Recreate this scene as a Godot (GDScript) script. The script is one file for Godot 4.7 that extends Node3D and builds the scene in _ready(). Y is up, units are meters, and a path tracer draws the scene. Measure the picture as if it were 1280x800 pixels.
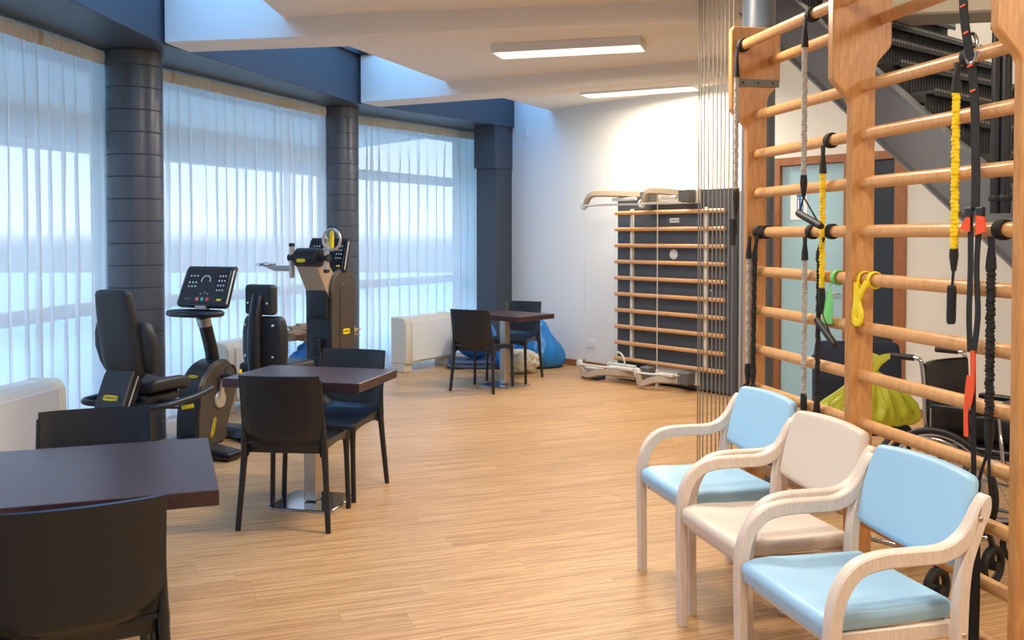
extends Node3D

# ---------------------------------------------------------------- mesh building
class G:
	var v := PackedVector3Array()
	var n := PackedVector3Array()
	var uv := PackedVector2Array()
	var col := PackedColorArray()
	var tint := Color(1, 1, 1)
	var t := Transform3D.IDENTITY

	func vert(p: Vector3, nn: Vector3, u: Vector2):
		v.append(t * p); n.append((t.basis * nn).normalized()); uv.append(u); col.append(tint)

	# counter-clockwise seen from outside
	func tri(a: Vector3, b: Vector3, c: Vector3, na: Vector3, nb: Vector3, nc: Vector3, ua := Vector2.ZERO, ub := Vector2.ZERO, uc := Vector2.ZERO):
		if (b - a).cross(c - a).length_squared() < 1e-18: return
		vert(a, na, ua); vert(c, nc, uc); vert(b, nb, ub)

	func ftri(a: Vector3, b: Vector3, c: Vector3):
		var nn := (b - a).cross(c - a).normalized()
		tri(a, b, c, nn, nn, nn, flat(a, nn), flat(b, nn), flat(c, nn))

	func flat(p: Vector3, nn: Vector3) -> Vector2:
		if absf(nn.y) > 0.7: return Vector2(p.x, p.z)
		if absf(nn.x) > 0.7: return Vector2(p.z, p.y)
		return Vector2(p.x, p.y)

	func quad(a: Vector3, b: Vector3, c: Vector3, d: Vector3):
		ftri(a, b, c); ftri(a, c, d)

	func box(c: Vector3, s: Vector3, bev := 0.003, b := Basis.IDENTITY):
		var keep := t
		t = t * Transform3D(b, c)
		var h := s / 2.0
		bev = minf(bev, minf(h.x, minf(h.y, h.z)) * 0.9)
		var i := h - Vector3(bev, bev, bev)
		for ax in 3:
			var a1 := (ax + 1) % 3
			var a2 := (ax + 2) % 3
			for sg in [-1.0, 1.0]:
				var q := []
				for k in [[-1, -1], [1, -1], [1, 1], [-1, 1]]:
					var p := Vector3.ZERO
					p[ax] = h[ax] * sg; p[a1] = i[a1] * k[0]; p[a2] = i[a2] * k[1]
					q.append(p)
				if sg > 0: quad(q[0], q[1], q[2], q[3])
				else: quad(q[3], q[2], q[1], q[0])
		if bev > 0.0:
			for ax in 3:
				var a1 := (ax + 1) % 3
				var a2 := (ax + 2) % 3
				for s1 in [-1.0, 1.0]:
					for s2 in [-1.0, 1.0]:
						var p := Vector3.ZERO
						p[a1] = h[a1] * s1; p[a2] = i[a2] * s2; p[ax] = -i[ax]
						var q := Vector3.ZERO
						q[a1] = i[a1] * s1; q[a2] = h[a2] * s2; q[ax] = -i[ax]
						var p2 := p
						p2[ax] = i[ax]
						var q2 := q
						q2[ax] = i[ax]
						if s1 * s2 > 0: quad(p, q, q2, p2)
						else: quad(q, p, p2, q2)
			for sx in [-1.0, 1.0]:
				for sy in [-1.0, 1.0]:
					for sz in [-1.0, 1.0]:
						var a := Vector3(h.x * sx, i.y * sy, i.z * sz)
						var b2 := Vector3(i.x * sx, h.y * sy, i.z * sz)
						var c2 := Vector3(i.x * sx, i.y * sy, h.z * sz)
						if sx * sy * sz > 0: ftri(a, b2, c2)
						else: ftri(a, c2, b2)
		t = keep

	# rows[i][j]; outward normal is d(j) x d(i)
	func grid(rows: Array, wrap_j := false, wrap_i := false, flip := false, us := 1.0, vs := 1.0):
		var R := rows.size()
		var C: int = rows[0].size()
		var nn := []
		for i in R:
			var r := PackedVector3Array()
			for j in C:
				var j0 := (j - 1 + C) % C if wrap_j else maxi(j - 1, 0)
				var j1 := (j + 1) % C if wrap_j else mini(j + 1, C - 1)
				var i0 := (i - 1 + R) % R if wrap_i else maxi(i - 1, 0)
				var i1 := (i + 1) % R if wrap_i else mini(i + 1, R - 1)
				var m: Vector3 = (rows[i][j1] - rows[i][j0]).cross(rows[i1][j] - rows[i0][j])
				if m.length_squared() < 1e-20: m = Vector3.UP
				r.append(m.normalized() * (-1.0 if flip else 1.0))
			nn.append(r)
		for i in (R if wrap_i else R - 1):
			var ib := (i + 1) % R
			for j in (C if wrap_j else C - 1):
				var jb := (j + 1) % C
				var ua := Vector2(float(j) / C * us, float(i) / R * vs)
				var ub := Vector2(float(j + 1) / C * us, float(i) / R * vs)
				var uc := Vector2(float(j + 1) / C * us, float(i + 1) / R * vs)
				var ud := Vector2(float(j) / C * us, float(i + 1) / R * vs)
				if flip:
					tri(rows[i][j], rows[ib][jb], rows[i][jb], nn[i][j], nn[ib][jb], nn[i][jb], ua, uc, ub)
					tri(rows[i][j], rows[ib][j], rows[ib][jb], nn[i][j], nn[ib][j], nn[ib][jb], ua, ud, uc)
				else:
					tri(rows[i][j], rows[i][jb], rows[ib][jb], nn[i][j], nn[i][jb], nn[ib][jb], ua, ub, uc)
					tri(rows[i][j], rows[ib][jb], rows[ib][j], nn[i][j], nn[ib][jb], nn[ib][j], ua, uc, ud)

	func fan(ring: PackedVector3Array, back := false):
		var c := Vector3.ZERO
		for p in ring: c += p
		c /= ring.size()
		for k in ring.size():
			var a := ring[k]
			var b := ring[(k + 1) % ring.size()]
			if back: ftri(c, b, a)
			else: ftri(c, a, b)

	func loft(rings: Array, cap0 := true, cap1 := true, us := 1.0, vs := 1.0):
		grid(rings, true, false, false, us, vs)
		if cap0: fan(rings[0], true)
		if cap1: fan(rings[-1])

	# round or flattened tube along a path; side gives the direction of the first half-axis
	func tube(path: PackedVector3Array, r, sides := 10, caps := true, r2 = null, side := Vector3.ZERO, closed := false):
		var rings := []
		var m := path.size()
		var nrm := Vector3.ZERO
		for i in m:
			var tg := Vector3.ZERO
			if closed: tg = path[(i + 1) % m] - path[(i - 1 + m) % m]
			else: tg = path[mini(i + 1, m - 1)] - path[maxi(i - 1, 0)]
			tg = tg.normalized()
			if side != Vector3.ZERO: nrm = side
			elif i == 0: nrm = Vector3.UP if absf(tg.y) < 0.9 else Vector3.RIGHT
			nrm = (nrm - tg * nrm.dot(tg)).normalized()
			var bi := tg.cross(nrm)
			var ra: float = r[i] if r is Array else r
			var rb: float = ra if r2 == null else (r2[i] if r2 is Array else r2)
			var ring := PackedVector3Array()
			for k in sides:
				var a := TAU * k / sides
				ring.append(path[i] + nrm * cos(a) * ra + bi * sin(a) * rb)
			rings.append(ring)
		if closed: grid(rings, true, true)
		else: loft(rings, caps, caps)

	# rectangular strip along a path: w across (along side), h in the path's plane
	func strip(path: PackedVector3Array, side: Vector3, w: float, h, bev := 0.006):
		var rings := []
		var m := path.size()
		for i in m:
			var tg := (path[mini(i + 1, m - 1)] - path[maxi(i - 1, 0)]).normalized()
			var s := (side - tg * side.dot(tg)).normalized()
			var b := tg.cross(s)
			var hh: float = h[i] if h is Array else h
			var ring := PackedVector3Array()
			for k in [[1, -1, 0], [1, 1, 0], [1, 1, 1], [-1, 1, 1], [-1, 1, 0], [-1, -1, 0], [-1, -1, 1], [1, -1, 1]]:
				var x: float = k[0] * (w / 2 - (bev if k[2] == 1 else 0.0))
				var y: float = k[1] * (hh / 2 - (0.0 if k[2] == 1 else bev))
				ring.append(path[i] + s * x + b * y)
			rings.append(ring)
		for q in m - 1:
			for k in 8:
				var a: Vector3 = rings[q][k]
				var b: Vector3 = rings[q][(k + 1) % 8]
				var c: Vector3 = rings[q + 1][(k + 1) % 8]
				var d: Vector3 = rings[q + 1][k]
				quad(a, b, c, d)
		fan(rings[0], true); fan(rings[-1])

	# poly in x-y, counter-clockwise, from z0 to z1
	func extrude(poly: PackedVector2Array, z0: float, z1: float, bev := 0.0, smooth_deg := 32.0):
		if Geometry2D.is_polygon_clockwise(poly): poly.reverse()
		var m := poly.size()
		var inn := poly
		if bev > 0.0:
			inn = PackedVector2Array()
			for k in m:
				var e0 := (poly[k] - poly[(k - 1 + m) % m]).normalized()
				var e1 := (poly[(k + 1) % m] - poly[k]).normalized()
				var nn := (Vector2(-e0.y, e0.x) + Vector2(-e1.y, e1.x))
				nn = nn / maxf(0.5, nn.length_squared() / 2.0)
				inn.append(poly[k] + nn * bev)
		var idx := Geometry2D.triangulate_polygon(inn)
		for k in range(0, idx.size(), 3):
			var a := inn[idx[k]]
			var b := inn[idx[k + 1]]
			var c := inn[idx[k + 2]]
			if (b - a).cross(c - a) < 0:
				var tmp := b
				b = c; c = tmp
			ftri(Vector3(a.x, a.y, z1), Vector3(b.x, b.y, z1), Vector3(c.x, c.y, z1))
			ftri(Vector3(a.x, a.y, z0), Vector3(c.x, c.y, z0), Vector3(b.x, b.y, z0))
		for k in m:
			var k2 := (k + 1) % m
			var p := poly[k]
			var q := poly[k2]
			var e := (q - p).normalized()
			var en := Vector3(e.y, -e.x, 0)
			var na := en
			var nb := en
			var ep := (p - poly[(k - 1 + m) % m]).normalized()
			var eq := (poly[(k2 + 1) % m] - q).normalized()
			if absf(ep.angle_to(e)) < deg_to_rad(smooth_deg): na = (en + Vector3(ep.y, -ep.x, 0)).normalized()
			if absf(eq.angle_to(e)) < deg_to_rad(smooth_deg): nb = (en + Vector3(eq.y, -eq.x, 0)).normalized()
			var a := Vector3(p.x, p.y, z0 + bev)
			var b := Vector3(q.x, q.y, z0 + bev)
			var c := Vector3(q.x, q.y, z1 - bev)
			var d := Vector3(p.x, p.y, z1 - bev)
			tri(a, b, c, na, nb, nb, Vector2(a.z, p.x + p.y), Vector2(b.z, q.x + q.y), Vector2(c.z, q.x + q.y))
			tri(a, c, d, na, nb, na, Vector2(a.z, p.x + p.y), Vector2(c.z, q.x + q.y), Vector2(d.z, p.x + p.y))
			if bev > 0.0:
				quad(d, c, Vector3(inn[k2].x, inn[k2].y, z1), Vector3(inn[k].x, inn[k].y, z1))
				quad(b, a, Vector3(inn[k].x, inn[k].y, z0), Vector3(inn[k2].x, inn[k2].y, z0))

	# profile of (radius, height) turned round y
	func lathe(prof: Array, sides := 16, cap0 := true, cap1 := true):
		var rings := []
		for p in prof:
			var ring := PackedVector3Array()
			for k in sides:
				var a := -TAU * k / sides
				ring.append(Vector3(cos(a) * p[0], p[1], sin(a) * p[0]))
			rings.append(ring)
		loft(rings, cap0, cap1)

	# box with rounded edges; warp (optional) bends the finished points
	func rbox(c: Vector3, s: Vector3, r: float, m := 8, warp = null):
		var h := s / 2.0
		r = minf(r, minf(h.x, minf(h.y, h.z)) - 0.0005)
		var inner := h - Vector3(r, r, r)
		for ax in 3:
			var a1 := (ax + 1) % 3
			var a2 := (ax + 2) % 3
			for sg in [-1.0, 1.0]:
				var rows := []
				for i in m + 1:
					var row := PackedVector3Array()
					for j in m + 1:
						var p := Vector3.ZERO
						p[ax] = h[ax] * sg
						p[a1] = h[a1] * spread(float(j) / m, r / h[a1])
						p[a2] = h[a2] * spread(float(i) / m, r / h[a2])
						var q := p.clamp(-inner, inner)
						var w := q + (p - q).normalized() * r + c
						row.append((warp.call(w) if warp != null else w))
					rows.append(row)
				grid(rows, false, false, sg < 0)

	func spread(f: float, share: float) -> float:
		# more rows in the rounded rim
		var x := f * 2.0 - 1.0
		var a := absf(x)
		var k := 0.5
		var lim := 1.0 - share
		return signf(x) * (a / k * lim if a < k else lim + (a - k) / (1.0 - k) * share)

	# sheet with thickness; rows as in grid
	func sheet(rows: Array, th: float):
		var R := rows.size()
		var C: int = rows[0].size()
		var top := []
		var bot := []
		for i in R:
			var a := PackedVector3Array()
			var b := PackedVector3Array()
			for j in C:
				var m: Vector3 = (rows[i][mini(j + 1, C - 1)] - rows[i][maxi(j - 1, 0)]).cross(rows[mini(i + 1, R - 1)][j] - rows[maxi(i - 1, 0)][j]).normalized()
				a.append(rows[i][j] + m * th / 2); b.append(rows[i][j] - m * th / 2)
			top.append(a); bot.append(b)
		grid(top); grid(bot, false, false, true)
		for j in C - 1:
			quad(bot[0][j], bot[0][j + 1], top[0][j + 1], top[0][j])
			quad(top[R - 1][j], top[R - 1][j + 1], bot[R - 1][j + 1], bot[R - 1][j])
		for i in R - 1:
			quad(top[i][0], top[i + 1][0], bot[i + 1][0], bot[i][0])
			quad(bot[i][C - 1], bot[i + 1][C - 1], top[i + 1][C - 1], top[i][C - 1])

	func mesh() -> ArrayMesh:
		var a := []
		a.resize(Mesh.ARRAY_MAX)
		a[Mesh.ARRAY_VERTEX] = v; a[Mesh.ARRAY_NORMAL] = n; a[Mesh.ARRAY_TEX_UV] = uv; a[Mesh.ARRAY_COLOR] = col
		var m := ArrayMesh.new()
		m.add_surface_from_arrays(Mesh.PRIMITIVE_TRIANGLES, a)
		return m

# ---------------------------------------------------------------- scene helpers
var M := {}
var used := {}

func numbered(called: String) -> String:
	used[called] = used.get(called, -1) + 1
	return called if used[called] == 0 else "%s_%03d" % [called, used[called]]

func V(x: float, y: float, z: float) -> Vector3:   # z counts away from the camera
	return Vector3(x, y, -z)

func part(called: String, g: G, m: Material, parent: Node) -> MeshInstance3D:
	var o := MeshInstance3D.new()
	o.name = called
	o.mesh = g.mesh()
	o.material_override = m
	o.cast_shadow = GeometryInstance3D.SHADOW_CASTING_SETTING_ON
	parent.add_child(o, true)
	return o

func put(called: String, m: Mesh, mt: Material, parent: Node, tr := Transform3D.IDENTITY) -> MeshInstance3D:
	var o := MeshInstance3D.new()
	o.name = called
	o.mesh = m
	o.material_override = mt
	o.transform = tr
	parent.add_child(o, true)
	return o

func thing(called: String, label: String, category: String, group := "") -> Node3D:
	var o := Node3D.new()
	o.name = numbered(called)
	add_child(o)
	o.set_meta("label", label); o.set_meta("category", category)
	if group: o.set_meta("group", group)
	return o

func single(called: String, g: G, m: Material, label: String, category: String, group := "") -> MeshInstance3D:
	var o := part(numbered(called), g, m, self)
	o.set_meta("label", label); o.set_meta("category", category)
	if group: o.set_meta("group", group)
	return o

func struct(called: String, g: G, m: Material, label: String, category: String) -> MeshInstance3D:
	var o := part(numbered(called), g, m, self)
	o.set_meta("kind", "structure"); o.set_meta("label", label); o.set_meta("category", category)
	return o

# stands at (x, z) and looks along (dx, dz); local +z is forwards
func place(o: Node3D, x: float, z: float, dx: float, dz: float, y := 0.0):
	o.position = V(x, y, z)
	o.rotation.y = atan2(dx, -dz)

func copy(src: Node3D, label: String) -> Node3D:
	var c: Node3D = src.duplicate()
	var base := String(src.name)
	var cut := RegEx.create_from_string("_[0-9]{3}$").sub(base, "")
	c.name = numbered(cut)
	add_child(c)
	c.set_meta("label", label)
	return c

func mat(called: String, c: Color, rough := 0.6, metal := 0.0) -> StandardMaterial3D:
	var m := StandardMaterial3D.new()
	m.resource_name = called
	m.albedo_color = c
	m.roughness = rough
	m.metallic = metal
	M[called] = m
	return m

func rgb(r: float, g: float, b: float) -> Color:
	return Color(r / 255.0, g / 255.0, b / 255.0)

func noise_img(w: int, h: int, sx: float, sy: float, seed_: int, oct := 4) -> Array:
	var f := FastNoiseLite.new()
	f.seed = seed_; f.noise_type = FastNoiseLite.TYPE_SIMPLEX; f.frequency = 1.0
	f.fractal_octaves = oct
	var out := []
	for y in h:
		var row := PackedFloat32Array()
		for x in w:
			# wraps round in both directions
			var a := TAU * x / w
			var b := TAU * y / h
			row.append(f.get_noise_3d(cos(a) * sx + 10.0, sin(a) * sx + cos(b) * sy, sin(b) * sy + 3.0))
		out.append(row)
	return out

func tex_from(w: int, h: int, fn: Callable) -> ImageTexture:
	var im := Image.create(w, h, false, Image.FORMAT_RGB8)
	for y in h:
		for x in w:
			im.set_pixel(x, y, fn.call(x, y))
	im.generate_mipmaps()
	return ImageTexture.create_from_image(im)

func arc(c: Vector3, ax: Vector3, ay: Vector3, a0: float, a1: float, m: int) -> PackedVector3Array:
	var p := PackedVector3Array()
	for k in m + 1:
		var a := lerpf(a0, a1, float(k) / m)
		p.append(c + ax * cos(a) + ay * sin(a))
	return p

# smooth curve through points
func curve(pts: Array, per := 6) -> PackedVector3Array:
	var out := PackedVector3Array()
	var m := pts.size()
	for i in m - 1:
		var p0: Vector3 = pts[maxi(i - 1, 0)]
		var p1: Vector3 = pts[i]
		var p2: Vector3 = pts[i + 1]
		var p3: Vector3 = pts[mini(i + 2, m - 1)]
		for k in per:
			out.append(p1.cubic_interpolate(p2, p0, p3, float(k) / per))
	out.append(pts[m - 1])
	return out

func between(a: Vector3, b: Vector3) -> PackedVector3Array:
	return PackedVector3Array([a, b])

# ---------------------------------------------------------------- build
const LAMP := 15.0

func _ready():
	var cam := Camera3D.new()
	cam.name = "camera"
	add_child(cam)
	cam.projection = Camera3D.PROJECTION_FRUSTUM
	cam.near = 0.05
	cam.far = 300.0
	cam.size = 800.0 / 1200.0 * 0.05
	cam.frustum_offset = Vector2(0, -73.0 / 1200.0 * 0.05)
	cam.position = Vector3(0, EYE, 0)
	cam.rotation.x = -deg_to_rad(1.488)
	cam.current = true
	var we := WorldEnvironment.new()
	we.name = "world_environment"
	var env := Environment.new()
	env.background_mode = Environment.BG_SKY
	var sky := Sky.new()
	var sm := ProceduralSkyMaterial.new()
	sm.sky_top_color = Color(0.40, 0.65, 0.92)
	sm.sky_horizon_color = Color(0.66, 0.68, 0.66)
	sm.sky_curve = 0.18
	sm.ground_horizon_color = Color(0.66, 0.68, 0.66)
	sm.ground_bottom_color = Color(0.5, 0.5, 0.48)
	sm.sky_energy_multiplier = 3.5
	sky.sky_material = sm
	env.sky = sky
	env.tonemap_mode = Environment.TONE_MAPPER_LINEAR
	env.tonemap_exposure = 0.455
	env.sdfgi_enabled = true; env.ssao_enabled = true; env.ssil_enabled = true
	we.environment = env
	add_child(we)
	materials()
	shell()
	curtains()
	dining()
	armchairs()
	wall_bars()
	wires()
	stairs()
	pulley_panel()
	wall_bits()
	bike()
	arm_trainer()
	power_cord()
	radiators()
	clutter()

# ---------------------------------------------------------------- the place: plan points are (x, distance from the camera)
const EYE := 1.54
const WALL0 := Vector2(0.03, 12.30)        # far wall: a point and the direction along it
const WALLD := Vector2(0.636, -0.772)
const WALLN := Vector2(-0.772, -0.636)     # into the room
const CEIL := 3.08
const SOFFIT := 2.93
const ROOF := 3.43
const BARS0 := Vector2(1.152, 4.56)        # wall bars: far post, direction towards the near post
const BARSD := Vector2(0.2, -0.98)
const BARSN := Vector2(-0.98, -0.2)

func wall_at(t: float, q := 0.0) -> Vector2:
	return WALL0 + WALLD * t + WALLN * q

func slab(g: G, poly: PackedVector2Array, y0: float, y1: float, bev := 0.0):
	var keep := g.t
	g.t = g.t * Transform3D(Basis(Vector3(1, 0, 0), Vector3(0, 0, -1), Vector3(0, 1, 0)), Vector3.ZERO)
	g.extrude(poly.duplicate(), y0, y1, bev, 20.0)
	g.t = keep

# upright wall between two plan points, th thick towards the side of out
func upright(g: G, a: Vector2, b: Vector2, out: Vector2, th: float, y0: float, y1: float, bev := 0.0):
	slab(g, PackedVector2Array([a, b, b + out * th, a + out * th]), y0, y1, bev)

func materials():
	# floor boards: long fine streaks of brown in pale oak
	var n1 := noise_img(1024, 256, 1.6, 14.0, 3, 4)
	var n2 := noise_img(1024, 256, 0.55, 6.5, 9, 3)
	var n3 := noise_img(1024, 256, 3.0, 42.0, 17, 2)
	var fl := tex_from(1024, 256, func(x, y):
		var k: float = 0.56 + 0.50 * n1[y][x] + 0.75 * n2[y][x] + 0.14 * n3[y][x]
		k = clampf(k, 0.0, 1.0)
		return rgb(160, 112, 67).lerp(rgb(228, 189, 138), k))
	var m := mat("floor_board", Color(1, 1, 1), 0.42)
	m.albedo_texture = fl; m.vertex_color_use_as_albedo = true
	m.metallic_specular = 0.42
	mat("floor_slab", rgb(120, 86, 54), 0.8)
	# beech of the wall bars
	var b1 := noise_img(256, 512, 10.0, 1.2, 21, 3)
	var be := tex_from(256, 512, func(x, y): return rgb(188, 132, 78).lerp(rgb(214, 160, 102), clampf(0.5 + 0.7 * b1[y][x], 0, 1)))
	m = mat("beech", Color(1, 1, 1), 0.38)
	m.albedo_texture = be; m.uv1_triplanar = true; m.uv1_scale = Vector3(1.1, 1.1, 1.1)
	m.metallic_specular = 0.5
	m = mat("beech_round", Color(1, 1, 1), 0.3)
	m.albedo_texture = tex_from(256, 256, func(x, y): return rgb(204, 149, 92).lerp(rgb(226, 174, 118), clampf(0.5 + 0.7 * b1[y][x], 0, 1)))
	m.uv1_triplanar = true; m.uv1_scale = Vector3(0.9, 0.9, 0.9)
	# pale ash of the arm chairs
	var as_ := tex_from(256, 512, func(x, y): return rgb(218, 200, 184).lerp(rgb(235, 220, 206), clampf(0.5 + 0.8 * b1[y][x], 0, 1)))
	m = mat("ash", Color(1, 1, 1), 0.42)
	m.albedo_texture = as_; m.uv1_triplanar = true; m.uv1_scale = Vector3(2.2, 2.2, 2.2)
	# dark wenge table tops
	var w1 := noise_img(512, 128, 2.0, 22.0, 33, 3)
	m = mat("wenge", Color(1, 1, 1), 0.33)
	m.albedo_texture = tex_from(512, 128, func(x, y): return rgb(48, 31, 33).lerp(rgb(78, 54, 54), clampf(0.5 + 0.8 * w1[y][x], 0, 1)))
	m.uv1_triplanar = true; m.uv1_scale = Vector3(1.2, 1.2, 1.2)
	# door casing
	m = mat("casing_wood", Color(1, 1, 1), 0.45)
	m.albedo_texture = tex_from(256, 512, func(x, y): return rgb(142, 88, 50).lerp(rgb(172, 114, 70), clampf(0.5 + 0.8 * b1[y][x], 0, 1)))
	m.uv1_triplanar = true; m.uv1_scale = Vector3(1.1, 1.1, 1.1)
	# fine plaster relief
	var p1 := noise_img(256, 256, 16.0, 16.0, 44, 3)
	var pl := tex_from(256, 256, func(x, y):
		var k: float = 0.5 + 0.5 * p1[y][x]
		return Color(k, k, k))
	m = mat("wall_paint", rgb(232, 230, 224), 0.85)
	m.heightmap_enabled = true; m.heightmap_texture = pl; m.heightmap_scale = 0.08
	m.uv1_triplanar = true; m.uv1_world_triplanar = true
	m = mat("ceiling_paint", rgb(236, 228, 214), 0.9)
	m.heightmap_enabled = true; m.heightmap_texture = pl; m.heightmap_scale = 0.05
	m.uv1_triplanar = true; m.uv1_world_triplanar = true
	mat("dark_metal", rgb(62, 70, 80), 0.42, 0.0)
	m = mat("column_tile", rgb(84, 89, 95), 0.3)
	m.heightmap_enabled = true; m.heightmap_texture = pl; m.heightmap_scale = 0.04
	m.uv1_triplanar = true; m.uv1_world_triplanar = true; m.uv1_scale = Vector3(2, 2, 2)
	mat("column_joint", rgb(52, 56, 62), 0.7)
	m = mat("sheer", Color(0.92, 0.92, 0.91, 0.80), 1.0)
	m.transparency = BaseMaterial3D.TRANSPARENCY_ALPHA
	m.backlight_enabled = true; m.backlight = Color(1, 1, 1)
	m.cull_mode = BaseMaterial3D.CULL_DISABLED; m.metallic_specular = 0.1
	m = mat("curtain_heading", rgb(238, 228, 212), 1.0)
	m.backlight_enabled = true; m.backlight = Color(0.9, 0.86, 0.8); m.metallic_specular = 0.1
	m = mat("glass", Color(0.9, 0.95, 1.0, 0.08), 0.02)
	m.transparency = BaseMaterial3D.TRANSPARENCY_ALPHA
	mat("porch", rgb(206, 208, 206), 0.8)
	mat("window_frame", rgb(66, 66, 68), 0.5)
	mat("paving", rgb(232, 218, 194), 0.9)
	mat("black_plastic", rgb(25, 30, 37), 0.34)
	mat("chrome", rgb(206, 208, 212), 0.12, 1.0)
	mat("brushed_steel", rgb(190, 182, 172), 0.34, 1.0)
	m = mat("blue_vinyl", rgb(160, 204, 234), 0.4)
	m.heightmap_enabled = true; m.heightmap_texture = pl; m.heightmap_scale = 0.03
	m.uv1_triplanar = true; m.uv1_scale = Vector3(4, 4, 4)
	m = mat("beige_vinyl", rgb(222, 208, 194), 0.42)
	m.heightmap_enabled = true; m.heightmap_texture = pl; m.heightmap_scale = 0.03
	m.uv1_triplanar = true; m.uv1_scale = Vector3(4, 4, 4)
	mat("rubber", rgb(26, 26, 28), 0.55)
	mat("machine_black", rgb(32, 35, 40), 0.36)
	m = mat("seat_vinyl", rgb(40, 43, 47), 0.48)
	m.heightmap_enabled = true; m.heightmap_texture = pl; m.heightmap_scale = 0.03
	m.uv1_triplanar = true; m.uv1_scale = Vector3(4, 4, 4)
	mat("machine_grey", rgb(84, 78, 72), 0.4, 0.3)
	mat("machine_silver", rgb(196, 192, 186), 0.32, 0.6)
	mat("sticker_yellow", rgb(240, 214, 20), 0.5)
	mat("sticker_print", rgb(70, 66, 30), 0.6)
	mat("screen_black", rgb(22, 27, 36), 0.16)
	mat("key_white", rgb(220, 224, 226), 0.5)
	mat("key_red", rgb(232, 70, 84), 0.5)
	mat("key_orange", rgb(240, 130, 110), 0.5)
	mat("key_green", rgb(60, 190, 180), 0.5)
	mat("cream_casing", rgb(214, 206, 186), 0.45)
	mat("white_panel", rgb(226, 226, 222), 0.45)
	mat("coil_grey", rgb(176, 172, 166), 0.8)
	mat("coil_black", rgb(30, 31, 33), 0.8)
	mat("coil_yellow", rgb(244, 208, 16), 0.7)
	mat("webbing", rgb(26, 27, 30), 0.75)
	mat("orange_tab", rgb(238, 84, 34), 0.6)
	mat("green_latex", rgb(120, 208, 118), 0.5)
	mat("yellow_latex", rgb(246, 220, 30), 0.45)
	mat("navy", rgb(30, 42, 72), 0.5)
	mat("black_vinyl", rgb(24, 26, 30), 0.34)
	m = mat("yellow_bag", Color(0.92, 0.93, 0.30, 0.88), 0.3)
	m.transparency = BaseMaterial3D.TRANSPARENCY_ALPHA
	m.backlight_enabled = true; m.backlight = Color(0.8, 0.8, 0.4)
	m = mat("blue_bag", rgb(30, 116, 188), 0.24)
	m = mat("blue_ball", rgb(36, 110, 190), 0.3)
	mat("mat_blue", rgb(66, 84, 118), 0.6)
	mat("pale_cloth", rgb(214, 208, 184), 0.8)
	mat("brown_cloth", rgb(168, 136, 104), 0.9)
	mat("denim_blue", rgb(58, 122, 186), 0.8)
	mat("pad_dark", rgb(74, 79, 87), 0.6)
	mat("kinesis_white", rgb(222, 220, 212), 0.4)
	mat("kinesis_arm", rgb(172, 152, 128), 0.4)
	mat("weight_grey", rgb(112, 114, 112), 0.5)
	mat("steel_paint", rgb(96, 106, 120), 0.34)
	mat("stair_steel", rgb(118, 122, 128), 0.36)
	mat("grating", rgb(34, 38, 46), 0.5)
	mat("grating_edge", rgb(150, 156, 162), 0.4)
	mat("wire", rgb(150, 140, 128), 0.4, 0.5)
	mat("door_blue", rgb(166, 206, 222), 0.5)
	mat("door_dark", rgb(44, 50, 58), 0.3)
	mat("paper", rgb(240, 242, 244), 0.7)
	mat("print_blue", rgb(44, 110, 178), 0.6)
	mat("switch_white", rgb(226, 226, 222), 0.5)
	mat("foot_grey", rgb(120, 116, 110), 0.6)
	m = mat("lamp_glow", Color(1, 1, 1), 0.6)
	m.emission_enabled = true; m.emission = Color(1.0, 0.97, 0.92); m.emission_energy_multiplier = 2.6

func ceiling_lamp(x: float, z: float, dir: Vector2, label: String, power: float, y := CEIL):
	var o := thing("ceiling_light", label, "ceiling light", "flat ceiling light panels")
	place(o, x, z, -dir.y, dir.x, y)       # local x runs along dir
	var g := G.new()
	for s in [-1, 1]:
		g.box(Vector3(0, -0.035, s * 0.147), Vector3(1.2, 0.07, 0.012), 0.002)
		g.box(Vector3(s * 0.594, -0.035, 0), Vector3(0.012, 0.07, 0.282), 0.002)
	g.box(Vector3(0, -0.006, 0), Vector3(1.176, 0.012, 0.282), 0.0)
	part("housing", g, M.white_panel, o)
	g = G.new()
	g.box(Vector3(0, -0.058, 0), Vector3(1.172, 0.012, 0.278), 0.001)
	part("diffuser", g, M.lamp_glow, o)
	var a := AreaLight3D.new()
	a.name = "panel_glow"
	a.area_size = Vector2(1.16, 0.27)
	a.area_normalize_energy = true
	a.light_energy = power
	a.light_color = Color(1.0, 0.95, 0.87)
	a.shadow_enabled = true
	a.area_range = 30.0; a.area_attenuation = 2.0
	a.rotation = Vector3(-PI / 2, 0, 0)
	a.position = Vector3(0, -0.068, 0)
	o.add_child(a)

func room_poly() -> PackedVector2Array:
	return PackedVector2Array([Vector2(-3.8, -3.6), Vector2(5.245, -3.6), wall_at(8.2), wall_at(-1.2), Vector2(-2.1, 10.89), Vector2(-3.29, 7.72), Vector2(-3.76, 3.72), Vector2(-3.8, -0.2)])

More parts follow.
